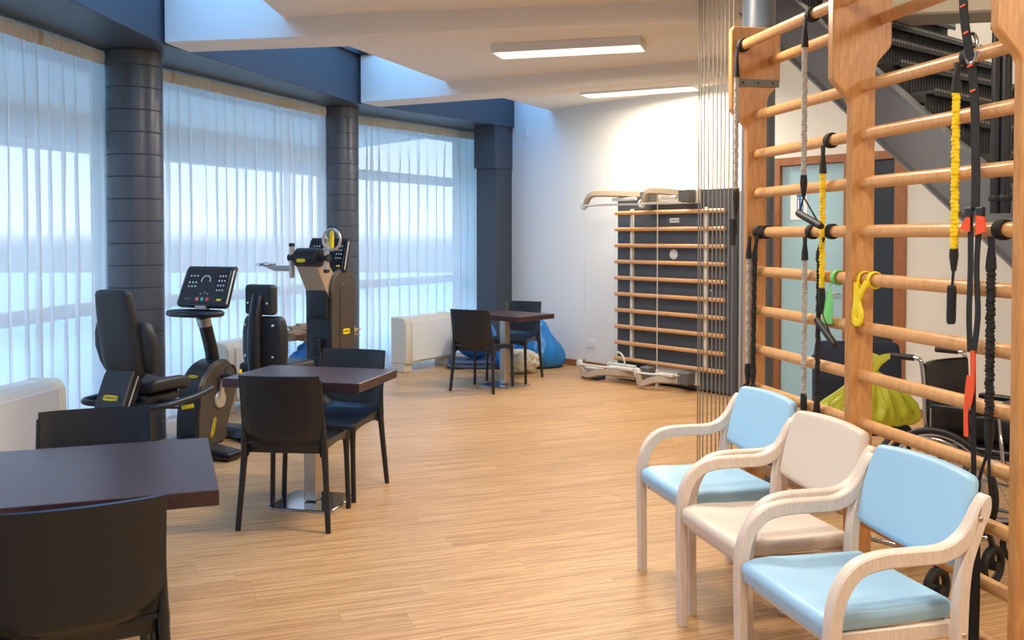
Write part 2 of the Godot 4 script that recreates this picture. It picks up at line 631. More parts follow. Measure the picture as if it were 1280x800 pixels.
func floor_():
	var room := room_poly()
	var g := G.new()
	slab(g, room, -0.25, -0.004)
	var fl := struct("floor", g, M.floor_slab, "floor of pale oak coloured boards laid diagonally", "floor")
	var D := Vector2(0.942, 0.336).normalized()
	var N := Vector2(-D.y, D.x)
	var rng := RandomNumberGenerator.new()
	rng.seed = 5
	var W := 0.152
	var L := 1.22
	var list := []
	for r in range(-70, 110):
		var off := rng.randf() * L
		for c in range(-8, 13):
			var a := D * (c * L + off) + N * (r * W)
			var gap := 0.0004
			var q := PackedVector2Array([a + D * gap + N * gap, a + D * (L - gap) + N * gap, a + D * (L - gap) + N * (W - gap), a + D * gap + N * (W - gap)])
			var tone := rng.randf()
			var ou := rng.randf() * 0.45
			var ov := rng.randf() * 0.45
			var res := Geometry2D.intersect_polygons(q, room)
			for p in res:
				var ctr := Vector2.ZERO
				for w in p: ctr += w
				ctr /= p.size()
				var share := 0.0
				if ctr.y > 1.9 and absf(ctr.x / ctr.y) < 0.56 and ctr.y > 3.4: share = 1.0 / pow(ctr.y, 3)
				list.append([share, p, tone, ou, ov, a])
	list.sort_custom(func(x, y): return x[0] > y[0])
	var rest := G.new()
	for k in list.size():
		var e: Array = list[k]
		var gg: G = G.new() if k < 290 else rest
		var tn: float = e[2]
		var base := Color(0.97, 0.97, 0.97).lerp(Color(0.86, 0.84, 0.81), tn * tn)
		gg.tint = base
		var poly: PackedVector2Array = e[1]
		var idx := Geometry2D.triangulate_polygon(poly)
		var uvs := PackedVector2Array()
		for w in poly:
			var rel: Vector2 = w - e[5]
			uvs.append(Vector2(rel.dot(D) / 2.4 + e[3], rel.dot(N) / 0.32 + e[4]))
		for i in range(0, idx.size(), 3):
			var i0 := idx[i]
			var i1 := idx[i + 1]
			var i2 := idx[i + 2]
			if (poly[i1] - poly[i0]).cross(poly[i2] - poly[i0]) < 0:
				i1 = idx[i + 2]; i2 = idx[i + 1]
			gg.tri(V(poly[i0].x, 0, poly[i0].y), V(poly[i1].x, 0, poly[i1].y), V(poly[i2].x, 0, poly[i2].y), Vector3.UP, Vector3.UP, Vector3.UP, uvs[i0], uvs[i1], uvs[i2])
		var cw := Geometry2D.is_polygon_clockwise(poly)
		for i in poly.size():
			var p := poly[i]
			var q := poly[(i + 1) % poly.size()]
			if cw: gg.quad(V(q.x, -0.004, q.y), V(p.x, -0.004, p.y), V(p.x, 0, p.y), V(q.x, 0, q.y))
			else: gg.quad(V(p.x, -0.004, p.y), V(q.x, -0.004, q.y), V(q.x, 0, q.y), V(p.x, 0, p.y))
		if k < 290: part("plank", gg, M.floor_board, fl)
	var o := part("planks_beyond", rest, M.floor_board, fl)
	o.set_meta("kind", "stuff")

func shell():
	floor_()
	# outside ground
	var g := G.new()
	slab(g, PackedVector2Array([Vector2(-40, -25), Vector2(-3.85, -25), Vector2(-3.85, -0.2), Vector2(-3.8, 3.72), Vector2(-3.33, 7.75), Vector2(-2.14, 10.95), wall_at(-1.4, 0), Vector2(20, 45), Vector2(-40, 45)]), -0.45, -0.15)
	struct("pavement", g, M.paving, "pale grey paving outside beyond the curtained windows", "pavement")
	# far wall with the door opening; carries on above the stairs
	g = G.new()
	var out := -WALLN
	upright(g, wall_at(-1.35), wall_at(3.93), out, 0.2, -0.2, 5.8)
	upright(g, wall_at(5.27), wall_at(8.4), out, 0.2, -0.2, 5.8)
	upright(g, wall_at(3.93), wall_at(5.27), out, 0.2, 2.29, 5.8)
	upright(g, wall_at(3.93), wall_at(5.27), out, 0.2, -0.2, 0.0)
	struct("wall_far", g, M.wall_paint, "white painted end wall behind the rehabilitation pulley panel", "wall")
	g = G.new()
	upright(g, Vector2(5.245, -3.8), wall_at(8.2), Vector2(1, 0), 0.2, -0.2, 5.8)
	struct("wall_right", g, M.wall_paint, "white painted side wall beyond the stairs", "wall")
	g = G.new()
	upright(g, Vector2(-4.0, -3.6), Vector2(5.4, -3.6), Vector2(0, -1), 0.2, -0.2, 3.5)
	struct("wall_back", g, M.wall_paint, "white painted wall opposite the end wall", "wall")
	g = G.new()
	upright(g, Vector2(-3.8, -3.8), Vector2(-3.8, -0.2), Vector2(-1, 0), 0.2, -0.2, 2.93)
	struct("wall_left", g, M.wall_paint, "white painted wall next to the window bays", "wall")
	# ceiling with the stair opening
	g = G.new()
	var opening := [wall_at(3.62), Vector2(1.62, 4.6), Vector2(5.245, 4.6)]
	slab(g, PackedVector2Array([Vector2(-1.75, -3.6), Vector2(5.245, -3.6), opening[2], opening[1], opening[0], wall_at(0.68), Vector2(-0.6, 9.75), Vector2(-1.6, 7.05), Vector2(-1.72, 3.0)]), CEIL, ROOF)
	struct("ceiling", g, M.ceiling_paint, "cream painted ceiling between broad beams", "ceiling")
	g = G.new()
	upright(g, opening[1], opening[0], Vector2(-0.99, 0.14), 0.2, ROOF - 0.01, 5.8)
	upright(g, opening[1] + Vector2(-0.2, 0), opening[2], Vector2(0, -1), 0.2, ROOF - 0.01, 5.8)
	struct("wall_stairwell", g, M.wall_paint, "upper white walls around the stair opening", "wall")
	g = G.new()
	slab(g, PackedVector2Array([Vector2(1.3, 4.3), Vector2(5.5, 4.3), wall_at(8.5, -0.2), wall_at(3.4, -0.2)]), 5.8, 6.0)
	struct("ceiling_stairwell", g, M.ceiling_paint, "high ceiling over the metal stairs", "ceiling")
	# beams
	var beams := [[Vector2(-2.47, 7.12), Vector2(0.984, -0.177), 6.2, "broad cream beam running over the middle table"], [Vector2(-1.50, 10.20), Vector2(0.895, -0.446), 4.1, "broad cream beam beside the end wall"], [Vector2(-2.72, 3.4), Vector2(0.9965, 0.083), 7.9, "broad cream beam over the table at the window"], [Vector2(-2.75, -0.4), Vector2(0.97, 0.24), 8.0, "broad cream beam over the entrance side of the room"]]
	var k := 0
	for b in beams:
		g = G.new()
		var w := Vector2(-b[1].y, b[1].x)
		slab(g, PackedVector2Array([b[0] - w * 0.17, b[0] - w * 0.17 + b[1] * b[2], b[0] + w * 0.17 + b[1] * b[2], b[0] + w * 0.17]), SOFFIT + 0.001, ROOF + 0.02, 0.012)
		struct("trim_%d" % [k + 1], g, M.ceiling_paint, b[3], "beam")
		k += 1
	# eaves block over the windows: soffit, fascia and roof edge in one
	var fas := [Vector2(-2.75, -3.6), Vector2(-2.75, 3.2), Vector2(-2.524, 6.94), Vector2(-1.62, 10.03), wall_at(0.0)]
	g = G.new()
	var lip := [Vector2(-3.95, -3.6), Vector2(-3.91, 3.72), Vector2(-3.44, 7.76), Vector2(-2.24, 10.97), wall_at(-1.4)]
	slab(g, PackedVector2Array([fas[0], fas[1], fas[2], fas[3], fas[4], lip[4], lip[3], lip[2], lip[1], lip[0]]), SOFFIT, ROOF, 0.004)
	struct("trim_5", g, M.dark_metal, "dark grey metal soffit and fascia above the curtains", "fascia")
	# covered walk outside the windows
	var eave := [Vector2(-6.8, -3.6), Vector2(-6.75, 3.9), Vector2(-6.1, 8.6), Vector2(-4.55, 12.1), wall_at(-4.6)]
	g = G.new()
	slab(g, PackedVector2Array([lip[0], lip[1], lip[2], lip[3], lip[4], eave[4], eave[3], eave[2], eave[1], eave[0]]), SOFFIT + 0.02, ROOF - 0.02)
	var walk := struct("trim_6", g, M.porch, "pale soffit of the covered walk outside the windows", "canopy")
	g = G.new()
	for e in 4:
		upright(g, eave[e], eave[e + 1], Vector2(1, -0.2).normalized(), 0.15, 2.5, SOFFIT + 0.03)
	part("edge_beam", g, M.dark_metal, walk)
	# roof light strip
	var edge := [Vector2(-1.75, -3.6), Vector2(-1.72, 3.0), Vector2(-1.6, 7.05), Vector2(-0.6, 9.75), wall_at(0.68)]
	for i in 4:
		g = G.new()
		var bars := 4
		for j in bars + 1:
			var f := float(j) / bars
			var a: Vector2 = edge[i].lerp(edge[i + 1], f)
			var b: Vector2 = fas[i].lerp(fas[i + 1], f)
			var d := (b - a).normalized()
			var w := Vector2(-d.y, d.x)
			slab(g, PackedVector2Array([a - w * 0.025, b - w * 0.025, b + w * 0.025, a + w * 0.025]), ROOF + 0.0, ROOF + 0.06)
		for ln in [[edge[i], edge[i + 1]], [fas[i], fas[i + 1]]]:
			var d2: Vector2 = (ln[1] - ln[0]).normalized()
			var w2 := Vector2(-d2.y, d2.x)
			slab(g, PackedVector2Array([ln[0] - w2 * 0.04, ln[1] - w2 * 0.04, ln[1] + w2 * 0.04, ln[0] + w2 * 0.04]), ROOF + 0.001, ROOF + 0.06)
		var o := struct("window_%d" % [i + 5], g, M.dark_metal, ["long roof light over the entrance side", "roof light beside the table at the window", "roof light over the exercise machines", "roof light beside the end wall"][i], "skylight")
		for j in bars:
			g = G.new()
			var f0 := float(j) / bars
			var f1 := float(j + 1) / bars
			slab(g, PackedVector2Array([edge[i].lerp(edge[i + 1], f0), edge[i].lerp(edge[i + 1], f1), fas[i].lerp(fas[i + 1], f1), fas[i].lerp(fas[i + 1], f0)]), ROOF + 0.03, ROOF + 0.036)
			part("pane", g, M.glass, o)
	# window bays
	var gl := [Vector2(-3.8, -0.2), Vector2(-3.76, 3.72), Vector2(-3.29, 7.72), Vector2(-2.1, 10.89), wall_at(-1.2)]
	for i in 4:
		var a: Vector2 = gl[i]
		var b: Vector2 = gl[i + 1]
		var d := (b - a).normalized()
		var w := Vector2(-d.y, d.x)     # outwards
		var len := a.distance_to(b)
		g = G.new()
		for r in [[0.0, 0.10], [0.92, 1.02], [2.22, 2.34], [2.83, 2.94]]:
			upright(g, a, b, w, 0.06, r[0] - (0.2 if r[0] == 0.0 else 0.0), r[1])
		for f in [0.0, 1.0]:
			var c: Vector2 = a + d * (len * f)
			upright(g, c - d * 0.05, c + d * 0.05, w, 0.07, 0.0, 2.94)
		var o := struct("window_%d" % [i + 1], g, M.window_frame, ["tall window bay on the entrance side", "tall window bay beside the near dark table", "tall window bay behind the exercise machines", "tall window bay next to the end wall"][i], "window")
		for r in [[0.10, 0.92], [1.02, 2.22], [2.34, 2.83]]:
			g = G.new()
			upright(g, a + d * 0.04 + w * 0.02, b - d * 0.04 + w * 0.02, w, 0.008, r[0], r[1])
			part("pane", g, M.glass, o)
	# clad columns, each made of courses of curved tile
	var cols := [[Vector2(-2.86, 7.30), 0.205, "grey tiled round column behind the recumbent exercise bike"], [Vector2(-1.86, 10.42), 0.198, "grey tiled round column behind the upright arm trainer"], [Vector2(-3.25, 3.7), 0.205, "grey tiled round column beside the table at the window"]]
	for c in cols:
		g = G.new()
		g.t = Transform3D(Basis.IDENTITY, V(c[0].x, 0, c[0].y))
		g.lathe([[c[1] - 0.006, 0.0], [c[1] - 0.006, SOFFIT]], 40, false, false)
		var o := struct("column", g, M.column_joint, c[2], "column")
		var y := 0.002
		while y < SOFFIT - 0.02:
			var y2 := minf(y + 0.1655, SOFFIT - 0.002)
			g = G.new()
			g.t = Transform3D(Basis.IDENTITY, V(c[0].x, 0, c[0].y))
			var r: float = c[1]
			g.lathe([[r - 0.008, y], [r - 0.002, y + 0.0005], [r, y + 0.003], [r, y2 - 0.007], [r - 0.002, y2 - 0.0045], [r - 0.008, y2 - 0.004]], 40, false, false)
			part("tile", g, M.column_tile, o)
			y = y2
	# square pier in the corner of the end wall
	g = G.new()
	var pc := wall_at(-0.05, 0.0)
	var dd := Vector2(0.546, 0.838)
	var nn := Vector2(0.838, -0.546)
	var pq := PackedVector2Array([pc - dd * 0.36, pc + dd * 0.02, pc + dd * 0.02 - nn * 0.30, pc - dd * 0.36 - nn * 0.30])
	slab(g, pq, 0.0, 2.40, 0.004)
	var pk := PackedVector2Array([pc - dd * 0.40 + nn * 0.012, pc + dd * 0.03 + nn * 0.012, pc + dd * 0.03 - nn * 0.31, pc - dd * 0.40 - nn * 0.31])
	slab(g, pk, 2.40, SOFFIT, 0.004)
	struct("column", g, M.dark_metal, "dark grey square pier in the corner by the end wall", "column")
	# skirting
	g = G.new()
	upright(g, wall_at(0.02), wall_at(3.9), WALLN, 0.014, 0.0, 0.075, 0.003)
	struct("baseboard_far", g, M.casing_wood, "brown wooden skirting along the white end wall", "baseboard")
	g = G.new()
	upright(g, wall_at(5.4), wall_at(8.1), WALLN, 0.014, 0.0, 0.075, 0.003)
	struct("baseboard_right", g, M.casing_wood, "brown wooden skirting under the metal stairs", "baseboard")
	door()
	# slim round steel column and lamps
	g = G.new()
	g.t = Transform3D(Basis.IDENTITY, V(1.335, 0, 5.22))
	g.lathe([[0.088, 0.0], [0.088, CEIL]], 32)
	g.lathe([[0.15, 0.0], [0.15, 0.012]], 32)
	struct("column", g, M.steel_paint, "slim smooth grey steel column behind the wall bars", "column")
	ceiling_lamp(0.45, 7.70, Vector2(0.963, -0.27), "flat light panel on the ceiling between the two beams", LAMP)
	ceiling_lamp(1.30, 9.86, Vector2(0.895, -0.446), "flat light panel on the ceiling close to the end wall", LAMP)
	ceiling_lamp(0.30, 4.75, Vector2(0.995, -0.05), "flat light panel on the ceiling above the arm chairs", LAMP)
	ceiling_lamp(0.30, 1.6, Vector2(0.99, 0.1), "flat light panel on the ceiling over the entrance side", LAMP)
	ceiling_lamp(3.4, 1.6, Vector2(0.99, 0.1), "flat light panel on the ceiling near the side wall", LAMP)
	ceiling_lamp(3.6, 6.6, WALLD, "flat light panel on the high stairwell ceiling", LAMP * 1.6, 5.8)

func door():
	var out := -WALLN
	var g := G.new()
	for s in [[3.93, 4.0], [4.68, 4.755], [5.165, 5.27]]:
		upright(g, wall_at(s[0], 0.02), wall_at(s[1], 0.02), out, 0.18, 0.0, 2.29, 0.003)
	upright(g, wall_at(4.0, 0.018), wall_at(5.165, 0.018), out, 0.17, 2.215, 2.289, 0.003)
	var o := struct("door_1", g, M.casing_wood, "double door in brown wooden casing with pale blue leaf", "door")
	g = G.new()
	upright(g, wall_at(4.003, -0.02), wall_at(4.677, -0.02), out, 0.045, 0.008, 2.212, 0.003)
	var leaf := part("door_leaf", g, M.door_blue, o)
	g = G.new()
	upright(g, wall_at(4.10, -0.016), wall_at(4.28, -0.016), out, 0.002, 1.70, 1.98)
	var sheet := part("notice_sheet", g, M.paper, leaf)
	g = G.new()
	# two little figures on a blue field
	upright(g, wall_at(4.17, -0.0150), wall_at(4.24, -0.0150), out, 0.001, 1.78, 1.935)
	part("print", g, M.print_blue, leaf)
	g = G.new()
	for x in [4.187, 4.223]:
		upright(g, wall_at(x - 0.007, -0.0143), wall_at(x + 0.007, -0.0143), out, 0.0007, 1.80, 1.885)
		upright(g, wall_at(x - 0.005, -0.0143), wall_at(x + 0.005, -0.0143), out, 0.0007, 1.893, 1.913)
	part("print", g, M.paper, leaf)
	g = G.new()
	var h0 := wall_at(4.62, 0.03)
	var h1 := wall_at(4.52, 0.03)
	g.tube(PackedVector3Array([V(wall_at(4.62, -0.02).x, 1.02, wall_at(4.62, -0.02).y), V(h0.x, 1.02, h0.y), V(h1.x, 1.02, h1.y)]), 0.009, 8)
	part("handle", g, M.chrome, leaf)
	g = G.new()
	upright(g, wall_at(4.758, -0.02), wall_at(5.162, -0.02), out, 0.045, 0.008, 2.212, 0.003)
	part("door_leaf", g, M.door_dark, o)
	# a dark corridor end so that no sky shows through the leaves
	g = G.new()
	upright(g, wall_at(3.8, -0.6), wall_at(5.4, -0.6), out, 0.1, -0.2, 2.5)
	struct("wall_corridor", g, M.wall_paint, "corridor wall behind the double door", "wall")

func curtain(a: Vector2, b: Vector2, label: String, seed_: int):
	var o := thing("curtain", label, "curtain", "sheer white window curtains")
	var d := (b - a).normalized()
	var w := Vector2(-d.y, d.x)
	var len := a.distance_to(b)
	var rng := RandomNumberGenerator.new()
	rng.seed = seed_
	# places of the folds along the rail
	var ph := PackedFloat32Array()
	var m := int(len / 0.0075)
	var acc := 0.0
	var f := FastNoiseLite.new()
	f.seed = seed_; f.frequency = 1.0
	for j in m + 1:
		ph.append(acc)
		acc += TAU * 0.0075 / (0.165 + 0.11 * f.get_noise_1d(j * 0.0075 * 2.2))
	var rows := []
	var R := 14
	var top := SOFFIT - 0.10
	for i in R + 1:
		var y := lerpf(0.03, top, float(i) / R)
		var gather := clampf((top - y) / 0.5, 0.0, 1.0)
		var row := PackedVector3Array()
		for j in m + 1:
			var s := len * j / m
			var deep := (0.016 + 0.024 * gather) * (1.0 + 0.6 * f.get_noise_2d(s * 2.5, 7.0))
			var wob := 0.012 * f.get_noise_2d(s * 6.0, y * 0.8 + 30.0)
			var across := deep * sin(ph[j]) + wob
			var along := s + (0.010 + 0.012 * gather) * (1.0 + 0.5 * f.get_noise_2d(s * 3.0, 50.0)) * sin(2.0 * ph[j] + 0.4) + 0.02 * gather * f.get_noise_2d(s * 1.3, y * 0.4)
			along = clampf(along, 0.0, len)
			var p := a + d * along + w * across
			row.append(V(p.x, y, p.y))
		rows.append(row)
	var g := G.new()
	g.grid(rows)
	part("cloth", g, M.sheer, o)
	# gathered heading tape
	rows = []
	for i in 5:
		var y := lerpf(top - 0.01, SOFFIT - 0.012, i / 4.0)
		var row := PackedVector3Array()
		for j in m + 1:
			var s := len * j / m
			var across := -0.022 * sin(PI * (i + 0.5) / 5.0) + 0.012 * sin(ph[j] * 3.3) + 0.006 * sin(ph[j] * 7.1 + i)
			var p := a + d * s + w * (across - 0.01)
			row.append(V(p.x, y, p.y))
		rows.append(row)
	g = G.new()
	g.sheet(rows, 0.004)
	part("heading", g, M.curtain_heading, o)
	g = G.new()
	g.tube(PackedVector3Array([V(a.x, SOFFIT - 0.012, a.y), V(b.x, SOFFIT - 0.012, b.y)]), 0.008, 6)
	part("rail", g, M.window_frame, o)

func curtains():
	var c1 := [Vector2(-3.50, 3.95), Vector2(-3.03, 7.42)]
	var c2 := [Vector2(-2.94, 7.80), Vector2(-1.95, 10.40)]
	var c3 := [Vector2(-1.84, 10.86), Vector2(-0.42, 12.88)]
	var lab := {
		"a": "sheer white curtain on the entrance side of the window wall",
		"b": "sheer white curtain over the radiator cabinet beside the near dark table",
		"c": "sheer white curtain panel next to the first tiled column",
		"d": "narrow sheer curtain strip just past the first tiled column",
		"e": "wide sheer white curtain panel behind the exercise bike console",
		"f": "sheer white curtain panel behind the arm trainer, before the second column",
		"g": "narrow sheer curtain strip just past the second tiled column",
		"h": "wide sheer white curtain panel behind the small radiator cabinet",
		"i": "sheer white curtain panel ending at the square corner pier"}
	curtain(Vector2(-3.54, -0.1), Vector2(-3.50, 3.5), lab.a, 11)
	var f := func(c, t): return c[0].lerp(c[1], t)
	curtain(c1[0], f.call(c1, 0.715), lab.b, 12)
	curtain(f.call(c1, 0.705), c1[1], lab.c, 13)
	curtain(c2[0], f.call(c2, 0.095), lab.d, 14)
	curtain(f.call(c2, 0.084), f.call(c2, 0.70), lab.e, 15)
	curtain(f.call(c2, 0.69), c2[1], lab.f, 16)
	curtain(c3[0], f.call(c3, 0.15), lab.g, 17)
	curtain(f.call(c3, 0.138), f.call(c3, 0.70), lab.h, 18)
	curtain(f.call(c3, 0.69), c3[1], lab.i, 19)

# ---------------------------------------------------------------- plastic chairs and tables
func plastic_chair(label: String) -> Node3D:
	var o := thing("dining_chair", label, "chair", "black moulded plastic chairs")
	# back: shell that bulges out inside a U-shaped crease
	var g := G.new()
	var rows := []
	for i in 21:
		var f := i / 20.0
		var y := lerpf(0.405, 0.825, f)
		var hw := lerpf(0.218, 0.213, f) + 0.010 * pow(1.0 - f, 3.0)
		var row := PackedVector3Array()
		for j in 21:
			var u := j / 10.0 - 1.0
			var z := -0.205 - 0.065 * f - 0.012 * f * f
			z -= 0.028 * (1.0 - u * u) * (0.35 + 0.65 * f)
			var cut := 1.0 - smoothstep(0.80, 0.97, pow(pow(absf(u) * 1.0, 4.0) + pow(clampf((0.62 - f) / 0.52, 0.0, 2.0), 4.0), 0.25))
			z -= 0.020 * cut * (1.0 - 0.7 * f)
			z += 0.03 * pow(1.0 - f, 4.0) * (1.0 - cut)
			row.append(Vector3(-u * hw, y, z))
		rows.append(row)
	g.sheet(rows, 0.011)
	part("backrest", g, M.black_plastic, o)
	# seat with a rolled rim
	g = G.new()
	rows = []
	for i in 15:
		var f := i / 14.0
		var z := lerpf(-0.215, 0.235, f)
		var row := PackedVector3Array()
		for j in 15:
			var u := j / 7.0 - 1.0
			var hw := lerpf(0.205, 0.222, f)
			var y := 0.452 - 0.014 * (1.0 - u * u) * sin(PI * clampf(f * 0.95, 0, 1)) - 0.02 * pow(f, 6.0) + 0.010 * pow(1.0 - f, 4.0)
			row.append(Vector3(u * hw, y, -z if false else z))
		rows.append(row)
	rows.reverse()
	g.sheet(rows, 0.014)
	# skirt, deeper towards the legs
	for s in [-1.0, 1.0]:
		var pr := []
		for k in 13:
			var f := k / 12.0
			pr.append([f, 0.448 - 0.028 - 0.030 * pow(absf(f * 2.0 - 1.0), 3.0)])
		for k in 12:
			var a := Vector3(s * lerpf(0.204, 0.220, pr[k][0]), 0.450, lerpf(-0.21, 0.228, pr[k][0]))
			var b := Vector3(s * lerpf(0.204, 0.220, pr[k + 1][0]), 0.450, lerpf(-0.21, 0.228, pr[k + 1][0]))
			var c := Vector3(b.x, pr[k + 1][1], b.z)
			var d := Vector3(a.x, pr[k][1], a.z)
			var w := Vector3(-s * 0.012, 0, 0)
			if s > 0:
				g.quad(d, a, b, c); g.quad(c + w, b + w, a + w, d + w); g.quad(d + w, d, c, c + w)
			else:
				g.quad(c, b, a, d); g.quad(d + w, a + w, b + w, c + w); g.quad(c + w, c, d, d + w)
	for k in 12:
		var f0 := k / 6.0 - 1.0
		var f1 := (k + 1) / 6.0 - 1.0
		var y0 := 0.432 - 0.022 - 0.030 * pow(absf(f0), 3.0)
		var y1 := 0.432 - 0.022 - 0.030 * pow(absf(f1), 3.0)
		g.quad(Vector3(f0 * 0.22, y0, 0.232), Vector3(f1 * 0.22, y1, 0.232), Vector3(f1 * 0.22, 0.44, 0.236), Vector3(f0 * 0.22, 0.44, 0.236))
		g.quad(Vector3(f1 * 0.22, y1, 0.220), Vector3(f0 * 0.22, y0, 0.220), Vector3(f0 * 0.22, 0.44, 0.222), Vector3(f1 * 0.22, 0.44, 0.222))
		g.quad(Vector3(f0 * 0.22, y0, 0.220), Vector3(f1 * 0.22, y1, 0.220), Vector3(f1 * 0.22, y1, 0.232), Vector3(f0 * 0.22, y0, 0.232))
	part("seat", g, M.black_plastic, o)
	for s in [-1.0, 1.0]:
		g = G.new()
		var front := curve([Vector3(s * 0.208, 0.44, 0.216), Vector3(s * 0.213, 0.36, 0.220), Vector3(s * 0.222, 0.0, 0.228)], 5)
		var hs := []
		var ws := []
		for k in front.size():
			var f := float(k) / (front.size() - 1)
			hs.append(lerpf(0.028, 0.015, clampf(f * 1.6, 0, 1)))
		g.tube(front, hs, 10, true, null, Vector3(1, 0, 0))
		part("leg", g, M.black_plastic, o)
		g = G.new()
		var rear := curve([Vector3(s * 0.212, 0.80, -0.264), Vector3(s * 0.214, 0.60, -0.226), Vector3(s * 0.214, 0.46, -0.205), Vector3(s * 0.219, 0.36, -0.205), Vector3(s * 0.243, 0.0, -0.235)], 5)
		hs = []; ws = []
		for k in rear.size():
			var f := float(k) / (rear.size() - 1)
			hs.append(0.007 if f < 0.22 else lerpf(0.007, 0.020, clampf((f - 0.22) / 0.3, 0, 1)) if f < 0.52 else lerpf(0.020, 0.0145, (f - 0.52) / 0.48))
			ws.append(0.009 if f < 0.2 else lerpf(0.009, 0.026, clampf((f - 0.2) / 0.35, 0, 1)) if f < 0.55 else lerpf(0.026, 0.016, (f - 0.55) / 0.45))
		g.tube(rear, hs, 10, true, ws, Vector3(1, 0, 0))
		part("leg", g, M.black_plastic, o)
	return o

func table(label: String, sx: float, sz: float) -> Node3D:
	var o := thing("pedestal_table", label, "table", "dark topped pedestal tables")
	var g := G.new()
	g.box(Vector3(0, 0.725, 0), Vector3(sx, 0.05, sz), 0.0025)
	part("table_top", g, M.wenge, o)
	g = G.new()
	g.box(Vector3(0, 0.36, 0), Vector3(0.078, 0.682, 0.078), 0.006)
	part("pedestal", g, M.brushed_steel, o)
	g = G.new()
	g.box(Vector3(0, 0.694, 0), Vector3(0.30, 0.012, 0.30), 0.002)
	part("top_plate", g, M.rubber, o)
	g = G.new()
	var r := 0.03
	var h := 0.195
	var poly := PackedVector2Array()
	for q in 4:
		for k in 5:
			var a := PI / 2 * q + PI / 8 * k
			poly.append(Vector2([1, -1, -1, 1][q] * (h - r), [1, 1, -1, -1][q] * (h - r)) + Vector2(cos(a), sin(a)) * r)
	slab(g, poly, 0.004, 0.016, 0.004)
	slab(g, poly, 0.0, 0.004)
	part("base_plate", g, M.chrome, o)
	return o

func dining():
	var t := table("dark wenge square table standing beside the radiator cabinet, two chairs tucked in", 0.80, 0.83)
	var e := Vector2(0.94, 0.34).normalized()        # along the front edge, to the corner by the aisle
	var f := Vector2(-e.y, e.x)
	var cn := Vector2(-0.915, 2.98) - e * 0.40 + f * 0.415
	place(t, cn.x, cn.y, f.x, f.y)
	var c := plastic_chair("black plastic chair backing onto the bike, facing the square dark table by the radiator cabinet")
	var p := cn + f * 0.50 - e * 0.03
	place(c, p.x, p.y, -f.x, -f.y)
	var c2 := copy(c, "black plastic chair at the square table, opposite the chair that backs onto the bike")
	place(c2, -1.284, 2.80, -0.47, 0.88)
	# middle table
	t = table("dark wenge rectangular table in front of the arm trainer, two black chairs around it", 0.82, 0.58)
	e = Vector2(0.972, -0.235).normalized()
	f = Vector2(0.235, 0.972)
	cn = Vector2(-1.152, 5.52)
	place(t, cn.x, cn.y, f.x, f.y)
	c2 = copy(c, "black plastic chair with its back to the aisle, at the middle rectangular table")
	place(c2, -1.172, 5.205, 0.10, 0.99)
	c2 = copy(c, "black plastic chair between the middle table and the arm trainer, turned to the aisle")
	place(c2, -1.075, 5.80, -0.25, -0.97)
	# far table
	t = table("dark wenge table in the corner in front of the blue sacks, two chairs around it", 0.86, 0.57)
	e = Vector2(0.75, -0.66).normalized()
	f = Vector2(0.66, 0.75).normalized()
	cn = Vector2(-0.075, 9.90)
	place(t, cn.x, cn.y, f.x, f.y)
	c2 = copy(c, "black plastic chair in front of the blue ball, drawn up to the corner table")
	place(c2, -0.293, 9.66, 0.45, 0.89)
	c2 = copy(c, "black plastic chair in front of the full blue sack at the corner table")
	place(c2, 0.02, 10.36, -0.36, -0.93)

